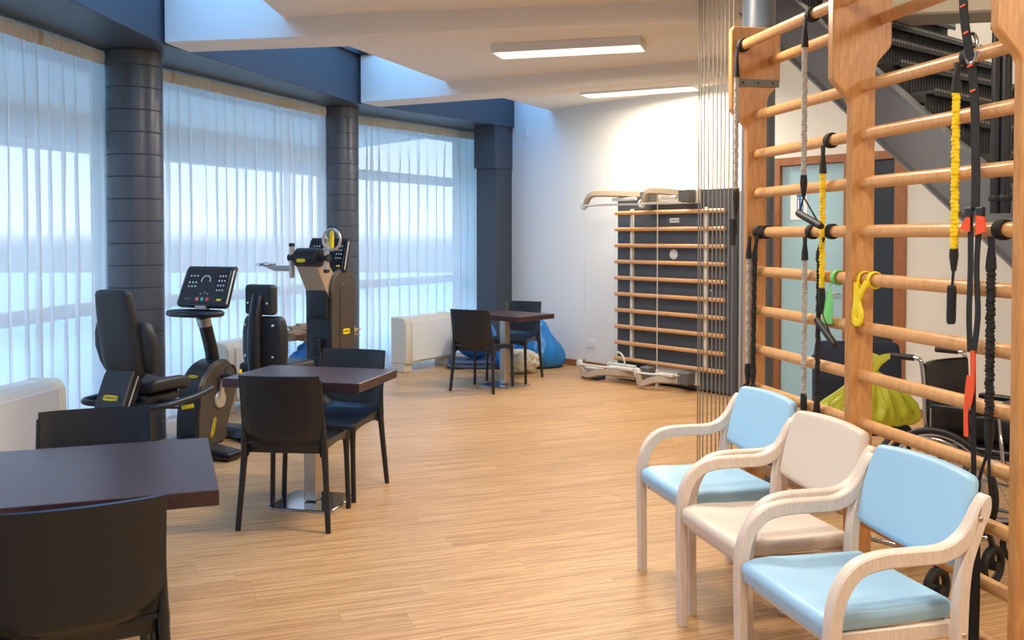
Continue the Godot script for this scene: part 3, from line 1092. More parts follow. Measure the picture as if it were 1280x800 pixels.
# ---------------------------------------------------------------- arm chairs
func armchair(label: String, vinyl: Material) -> Node3D:
	var o := thing("armchair", label, "armchair", "bentwood arm chairs in a row")
	var X := 0.268
	var g: G
	for s in [-1.0, 1.0]:
		# front leg, arm and back upright in one bent strip
		g = G.new()
		var path := curve([Vector3(s * X, 0.0, 0.232), Vector3(s * X, 0.30, 0.236), Vector3(s * X, 0.46, 0.236), Vector3(s * X, 0.555, 0.215), Vector3(s * X, 0.615, 0.165), Vector3(s * X, 0.636, 0.09), Vector3(s * X, 0.638, -0.02), Vector3(s * X, 0.640, -0.105), Vector3(s * X, 0.665, -0.165), Vector3(s * X, 0.712, -0.200), Vector3(s * X, 0.77, -0.224)], 6)
		var hs := []
		for k in path.size():
			var fk := float(k) / (path.size() - 1)
			hs.append(lerpf(0.034, 0.046, clampf(fk / 0.35, 0, 1)) if fk < 0.8 else lerpf(0.046, 0.012, (fk - 0.8) / 0.2))
		g.strip(path, Vector3(1, 0, 0), 0.042, hs, 0.005)
		part("arm", g, M.ash, o)
		g = G.new()
		path = curve([Vector3(s * X, 0.0, -0.215), Vector3(s * X, 0.30, -0.175), Vector3(s * X, 0.46, -0.172), Vector3(s * X, 0.60, -0.184), Vector3(s * X, 0.70, -0.218), Vector3(s * X, 0.80, -0.252)], 6)
		hs = []
		for k in path.size():
			hs.append([0.036, 0.044, 0.046, 0.040, 0.028, 0.012][clampi(k - path.size() + 6, 0, 5)])
		g.strip(path, Vector3(1, 0, 0), 0.042, hs, 0.005)
		part("rear_leg", g, M.ash, o)
		g = G.new()
		g.box(Vector3(s * (X - 0.036), 0.405, 0.02), Vector3(0.022, 0.045, 0.40), 0.003)
		part("seat_rail", g, M.ash, o)
		for q in [[0.735, -0.222], [0.405, -0.172], [0.405, 0.236]]:
			g = G.new()
			g.t = Transform3D(Basis(Vector3(0, 0, 1), -PI / 2 * s), Vector3(s * (X + 0.020), q[0], q[1]))
			g.lathe([[0.0075, 0.0], [0.0075, 0.002], [0.005, 0.0035]], 10)
			part("screw", g, M.brushed_steel, o)
		for z in [0.232, -0.215]:
			g = G.new()
			g.box(Vector3(s * X, 0.003, z), Vector3(0.036, 0.006, 0.028), 0.0)
			part("foot", g, M.rubber, o)
	for z in [0.205, -0.165]:
		g = G.new()
		g.box(Vector3(0, 0.405, z), Vector3(0.494, 0.045, 0.022), 0.003)
		part("seat_rail", g, M.ash, o)
	# seat pad: dished, front edge rolled down
	g = G.new()
	g.rbox(Vector3(0, 0.455, 0.035), Vector3(0.488, 0.050, 0.44), 0.023, 14, func(p: Vector3) -> Vector3:
		var zz := (p.z - 0.035) / 0.22
		var xx := p.x / 0.244
		var q := p
		if p.y > 0.44: q.y += 0.010 - 0.016 * (1.0 - xx * xx) * (1.0 - zz * zz) + 0.006 * smoothstep(0.1, 0.8, zz)
		q.y -= 0.02 * smoothstep(0.6, 1.1, zz)
		q.x *= 1.0 - 0.05 * smoothstep(0.2, -1.0, zz)
		return q)
	part("seat", g, vinyl, o)
	# back pad, gently curved, upper corners rounded off
	g = G.new()
	g.rbox(Vector3(0, 0.0, 0), Vector3(0.492, 0.265, 0.046), 0.022, 14, func(p: Vector3) -> Vector3:
		var xx := p.x / 0.246
		var yy := p.y / 0.1325
		var q := p
		q.x *= 1.0 - 0.07 * smoothstep(0.3, 1.0, yy) * 1.0 - 0.04 * smoothstep(0.0, -1.0, yy)
		q.y += 0.016 * (1.0 - xx * xx) * yy
		q.z += 0.020 * xx * xx - 0.016
		return Vector3(0, 0.712, -0.222) + Basis(Vector3(1, 0, 0), -0.285) * q)
	part("backrest", g, vinyl, o)
	return o

func armchairs():
	var d := Vector2(-0.971, -0.24)      # the way they face
	var c := armchair("pale blue arm chair next to the hanging wires, at the end of the row", M.blue_vinyl)
	var side := Vector2(0.24, -0.971)
	# middle of the two front feet, then back by the depth of the frame
	var p := Vector2(0.682, 4.15) - d * 0.217
	place(c, p.x, p.y, d.x, d.y)
	var c2 := armchair("beige arm chair in the middle of the row, between two blue ones", M.beige_vinyl)
	p = Vector2(0.755, 3.52) - d * 0.217
	place(c2, p.x, p.y, d.x, d.y)
	var c3 := copy(c, "pale blue arm chair at the near post of the wall bars, away from the wires")
	p = Vector2(0.825, 2.885) - d * 0.232
	place(c3, p.x, p.y, d.x, d.y)

# ---------------------------------------------------------------- wall bars and what hangs on them
func frame_of(p: Vector2, d: Vector2) -> Transform3D:
	var x := V(d.x, 0, d.y).normalized()
	return Transform3D(Basis(x, Vector3.UP, x.cross(Vector3.UP)), V(p.x, 0, p.y))

# direction of a picture point (1280 x 800) in the world
func sight(px: float, py: float) -> Vector3:
	var p := deg_to_rad(1.488)
	var dx := (px - 640.0) / 1200.0
	var dy := -(py - 327.0) / 1200.0
	return Vector3(dx, dy * cos(p) - sin(p), -(dy * sin(p) + cos(p)))

# where that line of sight meets the upright plane at distance q before the line of a frame: (along, height, q)
func meet(tr: Transform3D, px: float, py: float, q: float) -> Vector3:
	var a := tr.affine_inverse() * Vector3(0, EYE, 0)
	var d := tr.basis.inverse() * sight(px, py)
	return a + d * ((q - a.z) / d.z)

func bars_frame() -> Transform3D: return frame_of(BARS0, BARSD)
func wall_frame() -> Transform3D: return frame_of(WALL0, WALLD)

func coil(g: G, a: Vector3, b: Vector3, r: float, pitch := 0.013):
	var n := maxi(3, int(a.distance_to(b) / pitch))
	var path := PackedVector3Array()
	var rr := []
	var sd := Vector3(0.3, 0.1, 1).normalized()
	for k in n:
		for q in 3:
			var f := (k + q / 3.0) / n
			path.append(a.lerp(b, f) + Vector3(sin(k * 2.1) * 0.0012, 0, cos(k * 1.7) * 0.0012))
			rr.append(r * ([0.80, 1.0, 1.06][q]))
	path.append(b); rr.append(r * 0.8)
	g.tube(path, rr, 9, true, null, sd)

# webbing loop round a rung that runs along local x
func loop(g: G, c: Vector3, w := 0.022, r := 0.027):
	var pts := PackedVector3Array()
	for k in 20:
		var a := TAU * k / 20
		pts.append(c + Vector3(0, cos(a) * r * 1.05, sin(a) * r))
	g.tube(pts, w, 6, false, 0.004, Vector3(1, 0, 0), true)

func wall_bars():
	var o := thing("wall_bars", "tall beech wall bars in two bays, hung with exercise bands", "wall bars")
	o.transform = bars_frame()
	var W := 0.90
	var prof := PackedVector2Array([Vector2(-0.05, 0.0), Vector2(0.05, 0.0), Vector2(0.05, 2.04), Vector2(0.062, 2.065), Vector2(0.125, 2.13), Vector2(0.130, 2.145), Vector2(0.130, 2.505), Vector2(0.118, 2.525), Vector2(-0.105, 2.525), Vector2(-0.117, 2.51), Vector2(-0.117, 2.28), Vector2(-0.112, 2.262), Vector2(-0.06, 2.205), Vector2(-0.05, 2.18)])
	for k in 3:
		var g := G.new()
		# profile (depth, height) stands across the row
		g.t = Transform3D(Basis(Vector3(0, 0, 1), Vector3(0, 1, 0), Vector3(-1, 0, 0)), Vector3(W * k, 0, 0))
		g.extrude(prof.duplicate(), -0.019, 0.019, 0.004, 40.0)
		part("post", g, M.beech, o)
	for sct in 2:
		var x0 := sct * W + 0.0195
		var x1 := (sct + 1) * W - 0.0195
		var spots := [[2.43, 0.088], [2.372, -0.078]]
		for k in 11: spots.append([2.112 - 0.1837 * k, 0.0])
		for sp in spots:
			var g := G.new()
			g.tube(PackedVector3Array([Vector3(x0, sp[0], sp[1]), Vector3(x1, sp[0], sp[1])]), 0.0235, 16, true, 0.019)
			part("rung", g, M.beech_round, o)
	var g := G.new()
	g.box(Vector3(0.024, 2.262, 0.0), Vector3(0.006, 0.036, 0.215), 0.001)
	var br := part("bracket", g, M.weight_grey, o)
	for z in [-0.075, 0.0, 0.075]:
		g = G.new()
		g.t = Transform3D(Basis(Vector3(0, 0, 1), -PI / 2), Vector3(0.0271, 2.262, z))
		g.lathe([[0.006, 0.0], [0.005, 0.001]], 8)
		part("bolt", g, M.rubber, br)
	bands()

func rung_h(k: int) -> float: return 2.112 - 0.1837 * k

# one elastic tube: black loop on the rung, ribbed sleeve, black ends
func band(label: String, called: String, at: Vector3, sleeve: Material, y_top: float, y_bot: float, dz: float, dx := 0.0, r := 0.0115) -> Node3D:
	var o := thing(called, label, "exercise band", "elastic exercise bands on the wall bars")
	o.transform = bars_frame()
	var g := G.new()
	loop(g, at)
	var bottom := Vector3(at.x + dx, y_top, at.z + dz)
	g.tube(PackedVector3Array([at + Vector3(dx * 0.2, -0.02, dz), at + Vector3(dx * 0.6, (y_top - at.y) * 0.45, dz), bottom + Vector3(0, 0.03, 0), bottom - Vector3(0, 0.004, 0)]), [0.018, 0.012, 0.016, 0.019], 8, true, [0.005, 0.007, 0.012, 0.014], Vector3(1, 0, 0))
	part("strap", g, M.webbing, o)
	g = G.new()
	coil(g, bottom, Vector3(bottom.x + dx * 0.3, y_bot, bottom.z), r)
	part("sleeve", g, sleeve, o)
	return o

func ending(o: Node3D, p: Vector3, len: float):
	var g := G.new()
	g.tube(PackedVector3Array([p + Vector3(0, 0.012, 0), p - Vector3(0, len * 0.3, 0), p - Vector3(0, len, 0)]), [0.0125, 0.015, 0.008], 10)
	part("connector", g, M.rubber, o)

func grip(o: Node3D, top: Vector3, a: Vector3, b: Vector3):
	var g := G.new()
	g.tube(PackedVector3Array([top, a]), 0.0035, 6)
	g.tube(PackedVector3Array([top, b]), 0.0035, 6)
	part("cord", g, M.webbing, o)
	g = G.new()
	var d := (b - a).normalized()
	g.tube(PackedVector3Array([a - d * 0.012, a, b, b + d * 0.012]), [0.012, 0.0145, 0.0145, 0.012], 12)
	part("handle", g, M.rubber, o)

func bands():
	var B := bars_frame()
	var up := Vector3(0, 2.43, 0.088)
	# on the upper rung at the far post, hangs in front of the post
	var a := meet(B, 931, 70, 0.088)
	var o := band("grey ribbed band hanging at the far post, with a black handle hanging straight", "resistance_band", Vector3(0.055, 2.43, 0.088), M.coil_grey, 2.285, 1.75, 0.034)
	ending(o, Vector3(0.055, 1.75, 0.122), 0.11)
	var g := G.new()
	g.tube(PackedVector3Array([Vector3(0.055, 1.65, 0.122), Vector3(0.05, 1.50, 0.125)]), 0.004, 6)
	g.tube(PackedVector3Array([Vector3(0.055, 1.65, 0.122), Vector3(0.075, 1.55, 0.127)]), 0.004, 6)
	part("cord", g, M.webbing, o)
	g = G.new()
	g.tube(PackedVector3Array([Vector3(0.045, 1.62, 0.135), Vector3(0.062, 1.50, 0.14)]), 0.0145, 12)
	part("handle", g, M.rubber, o)
	# grey, long, from the upper rung in the middle of the bay
	var s := meet(B, 1016, 30, 0.088).x
	o = band("long grey ribbed band on the top rung with a triangular handle", "resistance_band", Vector3(s, 2.43, 0.088), M.coil_grey, 2.30, 1.775, 0.034)
	ending(o, Vector3(s, 1.775, 0.122), 0.075)
	grip(o, Vector3(s, 1.70, 0.122), meet(B, 999, 267, 0.122), meet(B, 1025, 282, 0.122))
	# yellow
	s = meet(B, 1039, 185, 0.0).x
	o = band("yellow ribbed band on the far bay with a slanted black handle", "resistance_band", Vector3(s, rung_h(1), 0.0), M.coil_yellow, rung_h(1) - 0.13, 1.32, 0.036)
	ending(o, Vector3(s, 1.32, 0.036), 0.085)
	grip(o, Vector3(s, 1.24, 0.036), meet(B, 1022, 401, 0.045), meet(B, 1042, 429, 0.045))
	# grey and black pair on the fourth rung
	s = meet(B, 1016, 300, 0.0).x
	o = band("grey ribbed band on the fourth rung of the far bay with loose cord", "resistance_band", Vector3(s, rung_h(3), 0.0), M.coil_grey, rung_h(3) - 0.115, 0.87, 0.036)
	ending(o, Vector3(s, 0.87, 0.036), 0.11)
	g = G.new()
	g.tube(curve([Vector3(s, 0.77, 0.036), Vector3(s - 0.01, 0.68, 0.03), Vector3(s + 0.01, 0.60, 0.035)]), 0.004, 6)
	part("cord", g, M.webbing, o)
	s = meet(B, 1032, 300, 0.0).x
	o = band("black ribbed band beside the yellow one on the far bay", "resistance_band", Vector3(s + 0.05, rung_h(3), 0.0), M.coil_black, rung_h(3) - 0.115, 0.85, 0.036, -0.035, 0.0105)
	ending(o, Vector3(s + 0.005, 0.85, 0.036), 0.09)
	g = G.new()
	g.tube(curve([Vector3(s, 0.77, 0.036), Vector3(s - 0.03, 0.66, 0.036), Vector3(s - 0.02, 0.58, 0.036), Vector3(s + 0.02, 0.58, 0.036), Vector3(s + 0.02, 0.68, 0.036), Vector3(s, 0.77, 0.036)]), 0.004, 6)
	part("cord", g, M.webbing, o)
	# grey and black pair at the far post
	o = band("grey ribbed band low on the far post, beside a black one", "resistance_band", Vector3(0.055, rung_h(3), 0.0), M.coil_grey, rung_h(3) - 0.12, 0.93, 0.05, -0.012)
	ending(o, Vector3(0.040, 0.93, 0.05), 0.09)
	g = G.new()
	g.tube(curve([Vector3(0.04, 0.85, 0.05), Vector3(0.005, 0.83, 0.055), Vector3(0.02, 0.81, 0.055), Vector3(0.06, 0.82, 0.055)]), 0.005, 6)
	part("cord", g, M.webbing, o)
	o = band("black ribbed band low on the far post, beside a grey one", "resistance_band", Vector3(0.115, rung_h(3), 0.0), M.coil_black, rung_h(3) - 0.13, 0.93, 0.04, -0.03)
	ending(o, Vector3(0.076, 0.93, 0.04), 0.08)
	g = G.new()
	g.tube(curve([Vector3(0.075, 0.86, 0.04), Vector3(0.06, 0.82, 0.042), Vector3(0.09, 0.805, 0.042), Vector3(0.15, 0.81, 0.04)]), 0.005, 6)
	g.tube(curve([Vector3(0.08, 0.86, 0.04), Vector3(0.11, 0.83, 0.04), Vector3(0.14, 0.81, 0.04)]), 0.005, 6)
	part("cord", g, M.webbing, o)
	# near bay: yellow with a straight handle
	s = meet(B, 1213, 80, 0.0).x
	o = band("yellow ribbed band on the near bay with a black handle hanging straight", "resistance_band", Vector3(s, rung_h(0), 0.0), M.coil_yellow, 2.0, 1.50, 0.045, -0.006, 0.0125)
	ending(o, Vector3(s - 0.008, 1.50, 0.045), 0.07)
	g = G.new()
	g.tube(between(Vector3(s - 0.008, 1.44, 0.045), Vector3(s - 0.012, 1.37, 0.048)), 0.0045, 6)
	part("cord", g, M.webbing, o)
	g = G.new()
	g.tube(PackedVector3Array([Vector3(s - 0.012, 1.385, 0.048), Vector3(s - 0.012, 1.375, 0.048), Vector3(s - 0.014, 1.27, 0.048), Vector3(s - 0.014, 1.26, 0.048)]), [0.011, 0.0145, 0.0145, 0.011], 12)
	part("handle", g, M.rubber, o)
	# black at the near post
	s = meet(B, 1254, 280, 0.0).x
	o = band("black ribbed band hanging next to the near post", "resistance_band", Vector3(s, rung_h(3), 0.0), M.coil_black, rung_h(3) - 0.115, 0.97, 0.04, 0.0, 0.0135)
	ending(o, Vector3(s, 0.97, 0.04), 0.09)
	g = G.new()
	for q in [[-0.05, 0.0], [0.02, 0.01]]:
		g.tube(curve([Vector3(s, 0.89, 0.04), Vector3(s + q[0] * 0.5, 0.82, 0.045), Vector3(s + q[0], 0.73, 0.045)]), 0.005, 6)
	part("cord", g, M.webbing, o)
	g = G.new()
	g.tube(between(Vector3(s - 0.055, 0.735, 0.048), Vector3(s + 0.03, 0.72, 0.055)), 0.0145, 12)
	part("handle", g, M.rubber, o)
	suspension(B)
	latex(B)

func webbing(g: G, pts: Array, w: float):
	var path := curve(pts, 5)
	g.strip(path, Vector3(1, 0, 0), w, 0.004, 0.001)

func suspension(B: Transform3D):
	var o := thing("suspension_trainer", "black webbing suspension straps with orange tabs and a steel clip", "suspension strap")
	o.transform = B
	var s := meet(B, 1226, 60, 0.05).x
	var g := G.new()
	webbing(g, [Vector3(s + 0.012, 2.412, 0.118), Vector3(s, 2.22, 0.11), Vector3(s + 0.003, 2.0, 0.075), Vector3(s, 1.75, 0.062), Vector3(s - 0.003, 1.62, 0.06)], 0.038)
	loop(g, Vector3(s + 0.012, 2.43, 0.088), 0.019, 0.030)
	part("main_strap", g, M.webbing, o)
	for y in [2.24, 2.16, 2.06, 1.985, 1.91, 1.84]:
		g = G.new()
		var z := 0.0645 + 0.05 * clampf((y - 1.9) / 0.34, 0.0, 1.0)
		g.box(Vector3(s + 0.002, y, z), Vector3(0.022, 0.006, 0.004), 0.0, Basis(Vector3(0, 0, 1), 0.12))
		part("stitch_mark", g, M.orange_tab, o)
	g = G.new()
	var c := Vector3(s + 0.004, rung_h(0) + 0.0, 0.085)
	g.tube(arc(c, Vector3(0.026, 0, 0), Vector3(0, 0.045, 0), 0, TAU * 0.96, 20), 0.006, 8)
	part("steel_clip", g, M.chrome, o)
	# buckles and tabs
	for q in [[-0.022, "a"], [0.028, "b"]]:
		g = G.new()
		g.box(Vector3(s + q[0], 1.615, 0.066), Vector3(0.034, 0.03, 0.014), 0.003)
		part("buckle", g, M.machine_black, o)
	g = G.new()
	g.extrude(PackedVector2Array([Vector2(s - 0.055, 1.565), Vector2(s - 0.012, 1.555), Vector2(s - 0.012, 1.60), Vector2(s - 0.03, 1.60)]), 0.070, 0.074)
	part("tab", g, M.orange_tab, o)
	g = G.new()
	g.extrude(PackedVector2Array([Vector2(s + 0.018, 1.545), Vector2(s + 0.062, 1.555), Vector2(s + 0.055, 1.60), Vector2(s + 0.018, 1.605)]), 0.070, 0.074)
	part("tab", g, M.orange_tab, o)
	# lower straps
	for q in [-1.0, 1.0]:
		g = G.new()
		webbing(g, [Vector3(s + q * 0.022, 1.61, 0.062), Vector3(s + q * 0.014 - 0.002, 1.45, 0.064), Vector3(s + q * 0.02, 1.30, 0.064), Vector3(s + q * 0.008 - 0.005, 1.185, 0.064)], 0.024)
		part("lower_strap", g, M.webbing, o)
		g = G.new()
		webbing(g, [Vector3(s + q * 0.008 - 0.005, 1.19 - 0.04 * (1 - q), 0.066), Vector3(s + q * 0.014 - 0.012, 1.08 - 0.03 * (1 - q), 0.066), Vector3(s + q * 0.006 - 0.018, 1.02 - 0.05 * (1 - q), 0.066)], 0.020)
		part("foot_loop", g, M.orange_tab, o)
	g = G.new()
	webbing(g, [Vector3(s - 0.008, 1.19, 0.058), Vector3(s - 0.004, 0.95, 0.056), Vector3(s - 0.005, 0.80, 0.052)], 0.022)
	webbing(g, [Vector3(s - 0.005, 0.80, 0.050), Vector3(s - 0.006, 0.66, 0.05), Vector3(s - 0.01, 0.40, 0.045), Vector3(s - 0.02, 0.02, 0.045)], 0.060)
	part("long_strap", g, M.webbing, o)

func latex(B: Transform3D):
	# flat loops knotted round the rungs
	var a := meet(B, 1048, 345, 0.0)
	var o := thing("latex_band", "light green flat rubber band knotted on the far bay", "exercise band")
	o.transform = B
	var g := G.new()
	loop(g, Vector3(a.x, rung_h(4), 0.0), 0.016, 0.0275)
	part("knot", g, M.green_latex, o)
	g = G.new()
	var rows := []
	for i in 9:
		var f := i / 8.0
		var row := PackedVector3Array()
		for j in 7:
			var u := j / 3.0 - 1.0
			row.append(Vector3(a.x + 0.006 - 0.03 * f + u * lerpf(0.013, 0.036, smoothstep(0, 0.5, f)), rung_h(4) - 0.02 - 0.165 * f, 0.033 + 0.006 * sin(u * 2.0 + f * 2.0) + 0.004 * u * u))
		rows.append(row)
	rows.reverse()
	g.sheet(rows, 0.002)
	part("tail", g, M.green_latex, o)
	a = meet(B, 1083, 352, 0.0)
	o = thing("latex_band", "bright yellow rubber band looped on the near bay beside the middle post", "exercise band")
	o.transform = B
	g = G.new()
	loop(g, Vector3(a.x - 0.012, rung_h(4), 0.0), 0.013, 0.0285)
	part("knot", g, M.yellow_latex, o)
	g = G.new()
	loop(g, Vector3(a.x + 0.055, rung_h(4), 0.0), 0.012, 0.0285)
	part("knot", g, M.yellow_latex, o)
	g = G.new()
	var c := Vector3(a.x + 0.005, rung_h(4), 0.034)
	g.strip(curve([c + Vector3(0.05, -0.01, 0), c + Vector3(0.02, -0.045, 0.002), c + Vector3(0.0, -0.08, 0.003), c + Vector3(0.018, -0.125, 0.003), c + Vector3(0.012, -0.155, 0.003), c + Vector3(-0.012, -0.162, 0.003), c + Vector3(-0.028, -0.145, 0.003), c + Vector3(-0.014, -0.09, 0.003), c + Vector3(-0.012, -0.04, 0.002), c + Vector3(-0.016, -0.01, 0.0)]), Vector3(0, 0, 1), 0.012, 0.030, 0.004)
	part("tail", g, M.yellow_latex, o)

# ---------------------------------------------------------------- taut wires, stairs
func wires():
	var xs := [873.0, 875.8, 879.6, 885.0, 890.4, 895.6, 900.4, 905.2, 910.4, 915.6]
	for k in xs.size():
		var z := lerpf(6.0, 5.35, k / 9.0)
		var x: float = (xs[k] - 640.0) / 1200.0 * z
		var g := G.new()
		g.t = Transform3D(Basis.IDENTITY, V(x, 0, z))
		g.lathe([[0.0038, 0.0], [0.0038, CEIL]], 8)
		var o := single("steel_wire", g, M.wire, "thin taut steel wire in the row between floor and ceiling beside the steel column", "wire", "taut steel wires in a row")
		g = G.new()
		g.t = Transform3D(Basis.IDENTITY, V(x, 0, z))
		g.lathe([[0.008, 0.0], [0.008, 0.03], [0.005, 0.05]], 8)
		part("fitting", g, M.brushed_steel, o)

func stairs():
	var o := thing("steel_staircase", "dark grey steel stairs with mesh treads behind the wall bars", "stairs")
	o.transform = wall_frame()
	var T := 2.66
	# heights of the lower edge along the wall
	var t0 := 4.9
	var t1 := 8.36
	var lo := func(t): return maxf(0.0, 2.67 - (t - 5.92) * 0.93)
	var hgt := 0.40
	for q in [T, T - 1.92]:
		var sgn := 1.0 if q == T else -1.0
		var g := G.new()
		g.extrude(PackedVector2Array([Vector2(t0, lo.call(t0)), Vector2(t1, lo.call(t1)), Vector2(t1, lo.call(t1) + hgt), Vector2(t0, lo.call(t0) + hgt)]), q - 0.004, q + 0.004)
		for e in [[0.0, 0.014], [hgt - 0.014, hgt]]:
			g.extrude(PackedVector2Array([Vector2(t0, lo.call(t0) + e[0]), Vector2(t1, lo.call(t1) + e[0]), Vector2(t1, lo.call(t1) + e[1]), Vector2(t0, lo.call(t0) + e[1])]), minf(q, q + sgn * 0.085), maxf(q, q + sgn * 0.085))
		part("stringer", g, M.stair_steel, o)
	# open mesh treads
	var rise := 0.186
	var run := 0.20
	for k in 18:
		var t: float = t0 + 0.08 + run * k
		var y: float = lo.call(t) + 0.29
		if t > t1 - 0.2: break
		var g := G.new()
		for e in [0.0, 0.26]:
			g.box(Vector3(t + e, y, T - 0.96), Vector3(0.006, 0.045, 1.88), 0.0)
		for j in 56:
			g.box(Vector3(t + 0.13, y, T - 0.04 - j * 0.0335), Vector3(0.26, 0.018, 0.024), 0.0)
			g.box(Vector3(t + 0.003, y + 0.10, T - 0.04 - j * 0.0335), Vector3(0.005, 0.18, 0.024), 0.0)
		for j in 4:
			g.box(Vector3(t + 0.05 + 0.05 * j, y + 0.002, T - 0.96), Vector3(0.012, 0.014, 1.86), 0.0)
		var tr := part("tread", g, M.grating, o)
		g = G.new()
		for j in 57:
			g.box(Vector3(t + 0.263, y + 0.008, T - 0.03 - j * 0.033), Vector3(0.004, 0.012, 0.018), 0.0)
		part("nosing", g, M.grating_edge, tr)
	var gm := G.new()
	gm.extrude(PackedVector2Array([Vector2(t0, lo.call(t0) + 0.20), Vector2(t1, lo.call(t1) + 0.20), Vector2(t1, lo.call(t1) + 0.27), Vector2(t0, lo.call(t0) + 0.27)]), T - 1.05, T - 1.01)
	part("support_bar", gm, M.stair_steel, o)
	# handrail uprights on the near side
	var g2 := G.new()
	g2.tube(PackedVector3Array([Vector3(t0, lo.call(t0) + 1.35, T - 0.03), Vector3(t1, lo.call(t1) + 1.35, T - 0.03)]), 0.02, 10)
	part("handrail", g2, M.stair_steel, o)
	for t in [5.1, 6.2, 7.3, 8.2]:
		g2 = G.new()
		g2.tube(PackedVector3Array([Vector3(t, lo.call(t) + 0.2, T - 0.03), Vector3(t, lo.call(t) + 1.35, T - 0.03)]), 0.016, 8)
		part("baluster", g2, M.stair_steel, o)
	# landing that meets the far end
	g2 = G.new()
	var yl: float = lo.call(t0) + hgt
	g2.box(Vector3(t0 - 0.35, yl - 0.06, T - 0.96), Vector3(0.7, 0.12, 1.96), 0.004)
	part("landing", g2, M.stair_steel, o)
	# posts that carry the lower end
	for q in [T - 0.02, T - 1.9]:
		g2 = G.new()
		var tb := 7.95
		g2.box(Vector3(tb, (lo.call(tb) + 0.05) / 2, q), Vector3(0.10, lo.call(tb) + 0.05, 0.10), 0.004)
		part("support_post", g2, M.stair_steel, o)
	# dark hanger tubes with collars, bolted to the near stringer
	for x in [1245.0, 1257.0]:
		var c := meet(wall_frame(), x, 200, T + 0.12)
		g2 = G.new()
		g2.t = Transform3D(Basis.IDENTITY, Vector3(c.x, 0, T + 0.12))
		g2.lathe([[0.026, 1.66], [0.026, 4.4]], 14)
		for y in [1.72, 2.6]: g2.lathe([[0.0255, y], [0.033, y + 0.004], [0.033, y + 0.03], [0.0255, y + 0.034]], 14, false, false)
		g2.box(Vector3(0, 1.85, -0.06), Vector3(0.03, 0.05, 0.10), 0.003)
		part("hanger_tube", g2, M.machine_black, o)

